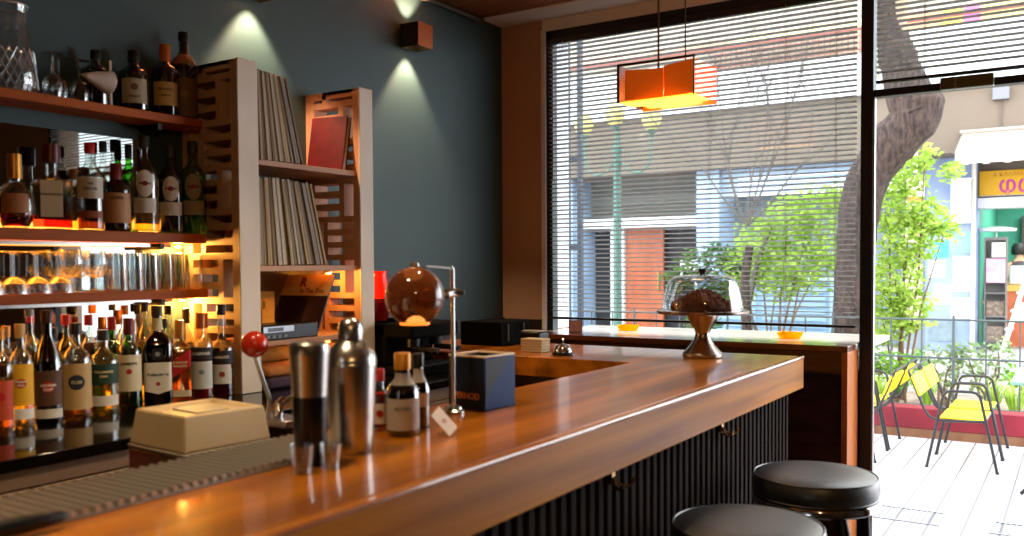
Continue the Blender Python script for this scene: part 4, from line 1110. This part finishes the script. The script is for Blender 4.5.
shrub('ivy_bush', 'dark ivy mound behind the blind beyond the cake stand', (-3.55, 9.5, .16), [(-.1, 0, 1.30, .20), (.15, 0, 1.38, .20), (.35, 0, 1.30, .18), (-.3, 0, 1.15, .18), (.1, 0, .95, .25), (0, 0, .6, .25)], 1500, .07, dark, 6)
lows = [(-1.72, 9.0, .42, pale, 'grey green low plant at the foot of the lime shrub'), (-1.38, 8.75, .5, mid, 'low leafy plant behind the backs of the yellow chairs'), (-1.05, 8.9, .55, pale, 'pale flowering plant before the blue pillar'),
        (-.72, 8.9, .60, pale, 'sparse pale plant in front of the snack shop opening'), (-.35, 8.8, .38, mid, 'small plant by the green table at the picture edge'), (-2.3, 8.8, .55, mid, 'low green plant behind the foot of the leaning trunk'),
        (-3.1, 8.8, .50, mid, 'low green plant under the broad sunlit shrub'), (-3.9, 8.7, .5, mid, 'low green plant in line with the cake stand'), (-4.5, 8.8, .45, mid, 'low green plant at the lamp post foot')]
for x, y, h, mt_, lab in lows:
    shrub('low_plant', lab, (x, y, .16), [(0, 0, h * .55, h * .36), (.12, 0, h * .85, h * .24), (-.14, .04, h * .8, h * .25)], 330, .06, mt_, 5, 'low plants in the bed', 'plant')
def tuft(label, x, y, h, n=46):
    t = thing('grass_tuft', label, 'plant', (x, y, .16), 0, 'spiky tufts in the bed')
    mb = MB()
    for k in range(n):
        a = rnd.uniform(0, 2 * PI); l = h * rnd.uniform(.6, 1.1); sp_ = rnd.uniform(.15, .75)
        d = Vector((math.cos(a), math.sin(a), 0)); s_ = Vector((-d.y, d.x, 0)) * .008
        p0 = d * .02; p1 = d * l * sp_ * .45 + Vector((0, 0, l * .6)); p2 = d * l * sp_ + Vector((0, 0, l * (1 - .35 * sp_)))
        mb.add([p0 - s_, p0 + s_, p1 + s_ * .8, p1 - s_ * .8, p2], [(0, 1, 2, 3), (3, 2, 4)])
    mb.build('blades', lime, t, smooth=False)
for x, lab in ((-1.50, 'spiky grass tuft behind the chair facing away'), (-1.13, 'spiky grass tuft between the two chair backs'), (-.62, 'spiky grass tuft behind the yellow seats'), (-.45, 'spiky grass tuft next to the green table'), (-1.85, 'spiky grass tuft by the black mullion')):
    tuft(lab, x, 8.45 + rnd.uniform(0, .1), .40)

# tree
bark = noisy('tree bark', (38, 28, 24), (76, 60, 53), (34, 34, 9), 0.95, 8, bump=1.0)
bark.node_tree.nodes['Bump'].inputs['Distance'].default_value = 0.04
def trunk(mb, pts, rs, n=18, amp=.10):
    start = len(mb.v)
    P = [Vector(p) for p in pts]; path = []; rad = []
    for i in range(len(P) - 1):
        for j in range(6):
            u = j / 6
            p_1, p0, p1, p2 = P[max(i - 1, 0)], P[i], P[i + 1], P[min(i + 2, len(P) - 1)]
            q = .5 * ((2 * p0) + (p1 - p_1) * u + (2 * p_1 - 5 * p0 + 4 * p1 - p2) * u * u + (3 * p0 - p_1 - 3 * p1 + p2) * u ** 3)
            path.append(q); rad.append((rs[i] + (rs[i + 1] - rs[i]) * u) * (1 + rnd.uniform(-amp, amp) * .5))
    path.append(P[-1]); rad.append(rs[-1])
    return mb.tube(path, rad, n)
tr = thing('street_tree', 'big leaning tree trunk with rough grey brown bark rising beside the mullion', 'tree', (-1.86, 8.72, .16))
o_ = Vector(tr.location)
def rel(l): return [tuple(Vector(p) - o_) for p in l]
tm = trunk(MB(), rel([(-1.88, 8.72, .10), (-1.82, 8.72, .9), (-1.78, 8.72, 1.6), (-1.70, 8.7, 2.15), (-1.50, 8.7, 2.50), (-1.26, 8.7, 2.78), (-1.25, 8.7, 2.95)]), [.175, .155, .17, .185, .205, .215, .20])
tm.build('trunk', bark, tr, angle=80)
trunk(MB(), rel([(-1.26, 8.7, 2.80), (-1.36, 8.7, 3.10), (-1.44, 8.7, 3.40), (-1.52, 8.72, 3.75), (-1.62, 8.75, 4.3)]), [.21, .185, .15, .12, .10]).build('branch', bark, tr, angle=80)
trunk(MB(), rel([(-1.40, 8.68, 3.25), (-1.39, 8.66, 3.55), (-1.38, 8.66, 4.2)]), [.06, .055, .05], 12).build('branch', noisy('pale bark', (160, 136, 112), (140, 116, 96), (9, 9, 3), 0.9), tr, angle=80)
t2 = thing('young_tree', 'thin pale tree trunk behind the blind under the sunlit shrub', 'tree', (-2.95, 9.1, .16))
trunk(MB(), [(0, 0, 0), (.02, 0, .6), (.0, 0, 1.1), (.05, 0, 1.5)], [.065, .055, .05, .04], 12).build('trunk', bark, t2, angle=80)

# bare twigs above the shrub
bt2 = thing('bare_tree', 'leafless tree with thin pale twigs fanning out behind the blind', 'tree', (-3.05, 9.3, .16))
tw = MB()
def grow(p, d, r, l, depth):
    p = Vector(p); d = Vector(d).normalized()
    pts = [p]
    for k in range(4):
        d = (d + Vector((rnd.uniform(-.16, .16), rnd.uniform(-.1, .1), rnd.uniform(-.05, .12)))).normalized()
        pts.append(pts[-1] + d * l / 4)
    tw.tube(pts, [r, r * .9, r * .8, r * .7, r * .6], 5)
    if depth > 0:
        for k in range(rnd.choice((2, 3))):
            q = pts[rnd.choice((2, 3, 4))]
            grow(q, d + Vector((rnd.uniform(-.75, .75), rnd.uniform(-.3, .3), rnd.uniform(.0, .45))), r * .62, l * .74, depth - 1)
grow((0, 0, 0), (0.03, 0, 1), .04, 1.75, 0)
for dx in (-.85, -.5, -.2, .12, .42, .75, 1.0):
    grow((.05, 0, 1.70), (dx, rnd.uniform(-.2, .2), 1), .013, .95, 3)
tw.build('twigs', M('pale twigs', (92, 84, 76), 0.8), bt2)

# street lamp
sl = thing('street_lamp', 'green street lamp with pale yellow globes on curled arms', 'street lamp', (-4.56, 9.4, .16))
lg = M('lamp green', (70, 104, 92), 0.5)
Lt([(0, 0), (.11, 0), (.11, .05), (.075, .10), (.065, .5), (.05, .56), (.045, 2.6), (.06, 2.64), (.03, 2.72), (.025, 2.86), (0, 2.87)], 20).build('pole', lg, sl)
globe_m = M('lamp globe', (216, 200, 120), 0.35, trans=0.3)
for k, (dx, dz) in enumerate(((-.44, 2.80), (-.03, 2.88), (.43, 2.79))):
    arm = MB()
    if abs(dx) > .1:
        s_ = 1 if dx > 0 else -1
        arm.tube([(s_ * .04, 0, 2.52), (s_ * .12, 0, 2.40), (s_ * .28, 0, 2.36), (s_ * .40, 0, 2.44), (dx, 0, dz)], .014, 8)
        arm.tube([(s_ * .04, 0, 2.62), (s_ * .16, 0, 2.60), (s_ * .20, 0, 2.50), (s_ * .14, 0, 2.45)], .008, 6)
        arm.build('arm', lg, sl)
    Lt([(0, 0), (.03, .0), (.055, .03), (.06, .045), (0, .045)], 18).build('globe_cup', lg, sl, loc=(dx, 0, dz))
    Lt([(.05, .046), (.085, .08), (.11, .14), (.115, .19), (.10, .25), (.06, .295), (0, .31)], 24).build('globe', globe_m, sl, loc=(dx, 0, dz))

# ---------------------------------------------------------------- yellow chairs and green table
yel = M('yellow sling', (246, 226, 30), 0.55)
ctube = M('chair tube', (50, 50, 54), 0.35, .5)
def cafe_chair(label, x, y, rz):
    t = thing('cafe_chair', label, 'chair', (x, y, 0), rz, 'yellow pavement chairs')
    for s_ in (-1, 1):
        Y = s_ * .245
        sf = MB().tube([(-.222, Y, .012), (-.128, Y, .49), (-.120, Y, .525), (-.098, Y, .549), (-.07, Y, .556), (.06, Y, .558), (.09, Y, .55), (.112, Y, .526), (.12, Y, .49), (.22, Y, .012)], .0105, 10)
        o = sf.build('side_frame', ctube, t)
        for xx in (-.223, .221): MB().tube([(xx, Y, .014), (xx, Y, .0)], .013, 10).build('foot', M('rubber foot', (40, 40, 42), 0.6), o)
    bf = MB()
    for s_ in (-1, 1):
        Y = s_ * .222
        bf.tube([(.14, Y, .352), (-.10, Y, .338), (-.165, Y, .340), (-.215, Y, .365), (-.245, Y, .41), (-.285, Y, .505), (-.335, Y, .635), (-.350, Y, .672), (-.353, Y * .93, .682)], .009, 8)
    bf.tube([(-.353, -.207, .682), (-.353, .207, .682)], .009, 8).tube([(.14, -.222, .352), (.14, .222, .352)], .009, 8).tube([(-.12, -.235, .337), (-.12, .235, .337)], .007, 8).tube([(.135, -.235, .345), (.135, .235, .345)], .007, 8)
    bf.build('seat_frame', ctube, t)
    MB().prism([(-.145, -.214), (.143, -.214), (.143, .214), (-.145, .214)], .352, .366).build('seat', yel, t, bevel=.005)
    a = Vector((-.282, 0, .500)); b = Vector((-.338, 0, .640)); d = (b - a) / 2; nrm = Vector((d.z, 0, -d.x)).normalized()
    MB().obox((a + b) / 2 + nrm * .004, (0, .230, 0), d, nrm * .0115).build('backrest', yel, t, bevel=.006)
    return t
c0 = cafe_chair('yellow slung chair facing the green table, nearer of the two', -.69, 7.155, 0)
copy_tree(c0, 'yellow slung chair facing the green table, closer to the red kerb', (-.69, 7.69, 0))
copy_tree(c0, 'yellow slung chair half hidden by the mullion, nearer to the door', (-1.475, 7.10, 0), PI)
copy_tree(c0, 'yellow slung chair half hidden by the mullion, closer to the kerb', (-1.475, 7.66, 0), PI)
tb = thing('green_table', 'green folding table cut by the picture edge', 'table', (0.0, 6.72, 0))
MB().box(-.36, .36, -.45, .45, .70, .722).build('tabletop', M('green table top', (130, 168, 152), 0.5), tb, bevel=.004)
for s_ in (-1, 1):
    for q in (-1, 1):
        l = MB().tube([(q * .30, s_ * .36, .012), (-q * .28, s_ * .36, .699)], .012, 8).build('leg', ctube, tb, loc=(0, q * .013, 0))

# ---------------------------------------------------------------- buildings across the street
ab = thing('apartment_building', 'pale building across the street with balconies, columns and shuttered ground floor', 'building', (-8.0, 15.0, .15))
def ba(mb, name, mat, par=None, **k):
    p = par or ab
    T = Vector(ab.location)
    mb.v = [tuple(Vector(v) - T) for v in mb.v]
    return mb.build(name, mat, p, **k)
cream_w = noisy('cream render', (196, 186, 168), (184, 172, 156), (1, 1, 1), 0.8)
beige_c = noisy('beige concrete', (112, 99, 86), (104, 92, 79), (.7, .7, .7), 0.85)
white_w = M('white render', (216, 214, 212), 0.75)
blue_w = noisy('pale blue marble', (140, 162, 190), (160, 178, 200), (.8, .8, 1.6), 0.5)
ba(B(-16, 1.2, 15.3, 15.6, 4.0, 10), 'upper_wall', cream_w)
ba(B(-16, 1.2, 13.95, 15.29, 3.02, 3.95), 'beam', beige_c)
ba(B(-16, 1.2, 13.85, 15.29, 3.951, 4.16), 'balcony_slab', white_w)
ba(B(-16, 1.2, 13.9, 15.29, 7.0, 7.3), 'upper_balcony_slab', white_w)
ba(B(-5.0, -2.7, 13.86, 13.90, 4.161, 4.55), 'balcony_panel', white_w)
ba(B(-16, -5.2, 13.86, 13.90, 4.161, 4.75), 'balcony_panel', white_w)
ba(B(-2.5, 1.2, 13.86, 13.90, 4.161, 4.80), 'balcony_panel', white_w)
rl = MB()
rl.tube([(-16, 13.88, 4.93), (1.2, 13.88, 4.93)], .025, 6)
for k in range(28): rl.box(-5.0 + k * .085, -4.985 + k * .085, 13.87, 13.89, 4.55, 4.93)
for k in range(3): rl.box(-5.0, -2.7, 13.868, 13.892, 4.62 + k * .1, 4.635 + k * .1)
ba(rl, 'balcony_railing', M('red brown railing', (150, 92, 80), 0.6))
ba(MB().obox((-3.85, 14.5, 5.16), (.97, 0, 0), (0, .45, .16), (0, -.008, .02)), 'balcony_awning', M('yellow awning', (246, 224, 160), 0.8))
ba(MB().obox((-5.45, 14.5, 5.12), (.58, 0, 0), (0, .45, .16), (0, -.008, .02)), 'balcony_awning', M('brown awning', (206, 160, 134), 0.8))
ba(MB().obox((-7.2, 14.5, 5.15), (.9, 0, 0), (0, .45, .16), (0, -.008, .02)), 'balcony_awning', M('salmon awning', (226, 180, 156), 0.8))
for x0, x1, rgb, nm in ((-2.35, -1.85, (236, 170, 126), 'orange'), (-1.84, -1.55, (240, 190, 96), 'amber'), (-1.54, -1.32, (240, 120, 190), 'pink'), (-1.31, -.75, (244, 206, 130), 'straw'), (-.4, .4, (216, 160, 110), 'tan')):
    ba(B(x0, x1, 15.1, 15.12, 4.85, 5.35), 'hanging_cloth', M('cloth ' + nm, rgb, 0.8))
# ground floor
dk = M('dark recess', (46, 44, 46), 0.8)
grey_b = noisy('grey blue wall', (112, 122, 130), (126, 134, 140), (1, 1, 1), 0.8)
ba(B(-16, -8.2, 14.9, 15.29, .15, 3.02), 'ground_wall', noisy('grey plinth', (130, 134, 142), (118, 122, 130), (1, 1, 1), 0.8))
ba(B(-9.2, -8.25, 14.86, 14.899, 1.55, 2.1), 'grid_window', dk)
ba(B(-8.13, -7.79, 14.2, 15.2, .15, 3.02), 'column', blue_w)
ba(B(-5.43, -5.04, 14.2, 15.2, .15, 3.02), 'column', blue_w)
ba(B(-7.79, -5.43, 15.1, 15.29, .15, 2.1), 'recess_wall', dk)
sh = MB(); z = 2.36
while z < 3.0: sh.box(-7.79, -5.43, 14.92, 14.99, z, z + .05); z += .068
ba(sh, 'shutter', M('grey shutter', (112, 110, 102), 0.7))
ba(B(-7.79, -5.43, 15.0, 15.09, 2.1, 3.0), 'shutter_back', M('shutter back', (110, 108, 100), 0.8))
ba(B(-7.79, -5.43, 14.55, 14.99, 2.14, 2.31), 'white_lintel', white_w)
ba(B(-7.35, -7.08, 14.85, 15.09, .15, 2.14), 'door_jamb', white_w)
dr = ba(B(-7.07, -6.33, 14.93, 15.0, .15, 2.139), 'door', noisy('orange wood door', (170, 86, 48), (150, 72, 38), (6, 6, 1.2), 0.5))
ba(MB().tube([(-6.42, 14.90, 1.0), (-6.42, 14.90, 1.35)], .02, 8), 'door_handle', M('brass pull', (190, 160, 90), .3, .9))
ba(B(-6.0, -5.6, 14.9, 15.09, 1.2, 1.55), 'white_box', white_w)
ba(B(-5.04, -2.32, 15.0, 15.29, .15, 2.62), 'ground_wall', grey_b)
lv = MB(); z = 2.60
while z < 3.0: lv.box(-5.03, -2.3, 14.3, 14.36, z, z + .075); z += .095
ba(lv, 'blue_louvre', M('pale blue louvre', (160, 176, 200), 0.6))
ba(B(-2.32, -1.975, 14.7, 15.29, .15, 3.02), 'poster_window', M('shop glass grey', (130, 140, 146), 0.2))
for z0, z1, rgb, nm in ((.55, 1.05, (206, 150, 140), 'rose'), (1.08, 1.45, (196, 176, 150), 'sand'), (1.75, 2.15, (176, 130, 110), 'rust'), (2.2, 2.45, (90, 96, 98), 'slate')):
    ba(B(-2.27, -2.02, 14.685, 14.699, z0, z1), 'window_poster', noisy('poster ' + nm, rgb, (236, 226, 216), (9, 9, 9), 0.6))
pil = ba(B(-1.97, -1.315, 14.6, 15.29, .15, 3.02), 'pillar', noisy('blue grey pillar', (118, 136, 172), (146, 160, 188), (1.5, 1.5, 1.5), 0.6))
for x0, x1, z0, z1, rgb, nm in ((-1.90, -1.66, 1.55, 1.80, (70, 190, 210), 'cyan'), (-1.93, -1.70, 1.25, 1.50, (214, 200, 220), 'lilac'), (-1.56, -1.36, 1.62, 1.92, (120, 170, 180), 'sea'), (-1.60, -1.35, 1.05, 1.56, (236, 238, 240), 'white'),
                                (-1.86, -1.62, .85, 1.15, (226, 230, 238), 'milk'), (-1.62, -1.36, .65, .95, (222, 226, 232), 'chalk'), (-1.92, -1.55, .3, .6, (110, 124, 130), 'scrawl')):
    ba(B(x0, x1, 14.588, 14.599, z0, z1), 'pillar_poster', noisy('bill ' + nm, rgb, tuple(min(255, int(v * 1.15)) for v in rgb), (12, 12, 12), 0.6))
ba(B(-1.62, -1.36, 14.45, 14.599, 2.05, 2.7), 'meter_box', M('white metal box', (230, 232, 238), 0.5))
ba(MB().tube([(-1.33, 14.55, .15), (-1.33, 14.55, 3.0)], .03, 8), 'drain_pipe', M('cream pipe', (214, 204, 190), 0.6))
ba(MB().tube([(-2.62, 13.9, 2.75), (-2.0, 13.9, 2.80)], .03, 8).tube([(-2.02, 13.9, 2.80), (-2.02, 13.9, 3.75)], .03, 8), 'white_pipe', white_w)
ba(B(-2.12, -1.90, 13.8, 13.92, 2.42, 2.70), 'wall_lantern', M('lantern cream', (240, 226, 206), .5))
ba(B(-2.11, -1.91, 13.79, 13.91, 2.34, 2.419), 'lantern_base', M('lantern orange', (226, 110, 60), .5))
ba(B(-1.05, -.85, 13.86, 13.948, 3.70, 3.86), 'wall_camera', M('camera grey', (110, 112, 118), .5))
ba(MB().tube([(-.95, 13.93, 3.70), (-.95, 13.93, 3.15), (-1.15, 13.93, 3.05), (-1.35, 13.93, 3.02)], .010, 6), 'cable', M('dark cable', (90, 80, 76), .6))
# neighbouring dark blue shop post and grey wall seen at the left edge of the blind
nb = thing('blue_post', 'dark blue grey shopfront post standing outside by the left window frame', 'post', (-2.745, 4.9, 0))
MB().box(-.06, .02, -.05, .05, 0, 3.6).box(.10, .125, -.02, .02, 0, 3.6).build('post', M('slate blue metal', (36, 44, 60), 0.5), nb, bevel=.003)
MB().box(.021, .099, -.01, .01, 1.0, 1.04).box(.021, .099, -.01, .01, 1.55, 1.59).box(.021, .099, -.01, .01, 2.1, 2.14).build('cross_bar', M('slate blue metal', (36, 44, 60), 0.5), nb)

# snack shop
ss = thing('snack_shop', 'small shop with green walls, orange counter and open front across the street', 'shop', (.8, 15.0, .15))
def sa(mb, name, mat, par=None, **k):
    T = Vector(ss.location); mb.v = [tuple(Vector(v) - T) for v in mb.v]
    return mb.build(name, mat, par or ss, **k)
mint = M('mint green wall', (66, 150, 126), 0.6)
sa(B(-1.31, 1.2, 18.5, 18.6, .15, 3.0), 'back_wall', mint)
sa(B(-1.41, -1.312, 15.3, 18.6, .15, 3.0), 'side_wall', mint)
sa(B(1.1, 1.2, 15.3, 18.6, .15, 3.0), 'side_wall', mint)
sa(B(-1.41, 1.2, 15.3, 18.6, 2.75, 2.85), 'shop_ceiling', M('shop ceiling', (206, 230, 222), 0.8))
sa(B(-1.31, 1.2, 14.9, 15.3, 2.28, 2.46), 'white_lintel', white_w)
sa(B(-1.31, 1.2, 15.0, 15.3, 2.461, 3.02), 'upper_panel', beige_c)
sa(B(-1.25, 1.09, 15.95, 16.5, .15, 1.02), 'counter', noisy('orange counter', (206, 112, 74), (190, 98, 62), (3, 3, 3), 0.5))
sa(B(-1.27, 1.09, 15.9, 16.55, 1.021, 1.12), 'counter_top', M('yellow counter top', (240, 180, 90), 0.5))
sa(B(-.96, -0.45, 16.0, 16.4, 1.121, 1.42), 'white_machine', M('machine white', (232, 234, 236), 0.4), bevel=.03)
sa(B(-.86, -.70, 15.93, 15.949, .55, .85), 'counter_notice', M('notice white', (240, 226, 220), 0.6))
sa(B(-.9, .9, 18.3, 18.45, 1.2, 2.3), 'shelf_unit', M('dark shelving', (70, 62, 60), 0.7))
tubem = M('tube light', (255, 255, 255), 0.5, emit=(240, 250, 255), estr=6)
for x, y in ((-.55, 16.3), (.2, 16.6), (-.2, 17.6)):
    sa(MB().tube([(x - .3, y, 2.70), (x + .3, y + .3, 2.70)], .03, 8), 'tube_light', tubem)
lamp('shop_light', 'AREA', (0, 16.9, 2.68), 70, (.95, 1, 1), 1.6)
# display rack
dk_r = thing('display_rack', 'wire display rack with pink card at the snack shop doorway', 'rack', (-1.08, 15.2, .15))
MB().box(-.15, -.13, -.1, .1, 0, 1.70).box(.13, .15, -.1, .1, 0, 1.70).box(-.13, .13, -.1, -.09, 1.66, 1.70).box(-.13, .13, .09, .1, 0, 1.70).build('rack_frame', M('rack grey', (120, 116, 110), 0.5), dk_r)
for z in (.12, .5, .85): MB().box(-.13, .13, -.1, .09, z, z + .02).build('rack_shelf', M('rack grey', (120, 116, 110), 0.5), dk_r)
MB().box(-.12, .13, -.125, -.11, 1.02, 1.38).build('pink_card', noisy('pink card', (240, 150, 180), (250, 190, 206), (5, 5, 14), 0.6), dk_r)
MB().box(-.05, .13, -.122, -.108, 1.40, 1.62).build('white_card', M('white notice', (226, 222, 222), 0.6), dk_r)
for z in (.141, .521): MB().box(-.12, .12, -.05, .08, z, z + .22).build('snack_pack', noisy('snack packs', (110, 90, 80), (160, 140, 120), (20, 20, 20), 0.6), dk_r)
MB().tube([(0, 0, 1.70), (0, 0, 1.78)], .012, 6).lathe([(0, 1.78), (.26, 1.79), (.27, 1.83), (.10, 1.86), (0, 1.86)], 20).build('canopy', M('pale canopy', (226, 232, 228), 0.6), dk_r)
# shop sign and awning
sg = thing('shop_sign', 'yellow shop sign with purple Greek lettering under the cream awning', 'sign', (.6, 14.95, 2.64))
MB().box(-1.89, .6, -.04, .04, -.185, .185).build('board', M('sign yellow', (214, 160, 14), 0.5), sg, bevel=.004)
MB().box(-1.91, .62, -.05, .03, -.21, -.186).box(-1.93, -1.891, -.05, .03, -.21, .19).build('frame', M('sign frame', (96, 90, 70), 0.5), sg)
flat_text('φωλιά', .34, M('sign purple', (176, 50, 130), 0.5), sg, (-1.12, -.0415, -.04), (1, 0, 0), (0, 0, 1), .001, bold=.004)
flat_text('& ΚΑΛΑΜΑΚΙΑ', .085, M('sign brown', (176, 110, 30), 0.5), sg, (-1.42, -.0415, .125), (1, 0, 0), (0, 0, 1), .001)
aw = thing('shop_awning', 'cream fabric awning rolled out over the yellow sign', 'awning', (-.4, 13.5, 3.09))
MB().obox((0, 0, 0), (1.02, 0, 0), (0, .415, .17), (0, -.006, .014)).build('fabric', M('cream canvas', (158, 138, 122), 0.8), aw)
vl = MB()
for k in range(25):
    x0 = -1.02 + k * .0816
    vl.box(x0, x0 + .081, -.428 - .012 * (k % 2), -.416 - .012 * (k % 2), -.32 - .015 * ((k % 3) == 1), -.165)
vl.build('valance', M('pale canvas', (196, 182, 170), 0.8), aw)
MB().tube([(-1.05, .40, .20), (1.02, .40, .20)], .03, 10).build('roller', M('roller grey', (150, 140, 130), .5), aw)
MB().tube([(-1.04, .41, .15), (-1.04, -.40, -.18)], .016, 8).build('arm', M('arm dark', (90, 84, 80), .5), aw)
# ladder
ld = thing('step_ladder', 'white metal step ladder standing open before the snack shop', 'ladder', (-.62, 13.9, .15))
lm = M('ladder white', (226, 228, 232), 0.4, .3)
for s_ in (-1, 1):
    MB().tube([(-.30, s_ * .24, 0), (-.02, s_ * .17, 1.05)], .022, 8).build('rail', lm, ld)
    MB().tube([(.30, s_ * .24, 0), (.02, s_ * .17, 1.05)], .018, 8).build('rear_rail', lm, ld)
for k in range(4):
    f = (k + .6) / 4.2
    MB().box(-.30 + .28 * f - .05, -.30 + .28 * f + .04, -.23 + .07 * f, .23 - .07 * f, 1.05 * f, 1.05 * f + .022).build('step', lm, ld)
MB().box(-.07, .07, -.18, .18, 1.04, 1.075).build('top_cap', lm, ld)

# people in the shop
def person(name, label, loc_, rz, shirt, hair):
    t = thing(name, label, 'person', loc_, rz)
    bm_ = bmesh.new()
    J = [(0, 0, .95), (0, 0, 1.12), (0, .01, 1.32), (0, 0, 1.47), (0, -.01, 1.56), (0, -.02, 1.66), (0, -.01, 1.76),
         (.19, 0, 1.42), (.25, -.05, 1.14), (.17, -.26, 1.08), (.13, -.34, 1.08), (-.19, 0, 1.42), (-.25, -.05, 1.14), (-.17, -.26, 1.08), (-.13, -.34, 1.08),
         (.10, 0, .90), (.11, -.02, .48), (.11, .01, .08), (.11, -.13, .03), (-.10, 0, .90), (-.11, -.02, .48), (-.11, .01, .08), (-.11, -.13, .03)]
    R = [.15, .135, .155, .07, .052, .085, .075, .062, .045, .034, .028, .062, .045, .034, .028, .095, .06, .045, .04, .095, .06, .045, .04]
    E = [(0, 1), (1, 2), (2, 3), (3, 4), (4, 5), (5, 6), (3, 7), (7, 8), (8, 9), (9, 10), (3, 11), (11, 12), (12, 13), (13, 14), (0, 15), (15, 16), (16, 17), (17, 18), (0, 19), (19, 20), (20, 21), (21, 22)]
    me = bpy.data.meshes.new('body'); me.from_pydata(J, E, [])
    o = bpy.data.objects.new('body', me); COL.objects.link(o); o.parent = t
    sk = o.modifiers.new('skin', 'SKIN'); 
    for v, r in zip(me.skin_vertices[0].data, R): v.radius = (r, r * .8)
    me.skin_vertices[0].data[0].use_root = True
    o.modifiers.new('sub', 'SUBSURF').levels = 2
    o.modifiers['sub'].render_levels = 2
    me.materials.append(M('skin', (196, 148, 120), 0.6))
    def lift(prof, nm, mat, sy=.74, c=(0, 0, 0)):
        mb = Lt(prof, 24); mb.v = [(v[0] + c[0], v[1] * sy + c[1], v[2]) for v in mb.v]
        mb.build(nm, mat, t)
    lift([(.165, .92), (.175, 1.05), (.165, 1.15), (.19, 1.34), (.19, 1.42), (.12, 1.49), (.07, 1.51)], 'shirt', M('shirt %s' % label[:9], shirt, 0.8))
    lift([(.0, 1.80), (.07, 1.79), (.105, 1.73), (.112, 1.66), (.10, 1.60)], 'hair', M('dark hair', hair, 0.6), .95, (0, .022, 0))
    lift([(.012, 1.672), (.0, 1.665), (.010, 1.655)], 'nose', M('skin', (196, 148, 120), 0.6), 1.6, (0, -.105, 0))
    return t
person('person', 'dark haired person in dark clothes behind the orange counter of the snack shop', (-.88, 17.1, .0), .5, (58, 48, 52), (26, 20, 20))
person('person', 'person in dark top standing at the side wall inside the snack shop', (-1.17, 16.2, -.25), -1.2, (44, 40, 62), (30, 22, 22))

# pale blue street cabinet beyond the bed
cr = thing('utility_cabinet', 'pale blue slatted street cabinet half hidden behind the sunlit shrub', 'cabinet', (-3.35, 11.2, .021))
MB().box(-.85, .85, -.3, .3, .08, 1.22).build('body', M('pale blue enamel', (130, 158, 184), 0.4), cr, bevel=.01)
MB().box(-.88, .88, -.33, .33, 1.221, 1.26).build('lid', M('pale blue lid', (150, 174, 196), 0.4), cr, bevel=.006)
MB().box(-.83, .83, -.28, .28, 0, .079).build('plinth', M('cabinet plinth', (90, 96, 100), .7), cr)
for q in (-.42, .42):
    lv2 = MB(); z = .16
    while z < 1.15: lv2.box(q - .38, q + .38, -.318, -.301, z, z + .05); z += .085
    lv2.build('louvre_door', M('pale blue louvre door', (150, 176, 200), .45), cr)
# side street beyond the second window
struct(B(2.75, 14, -10, 4.22, -.12, 0), 'pavement.002', pave)
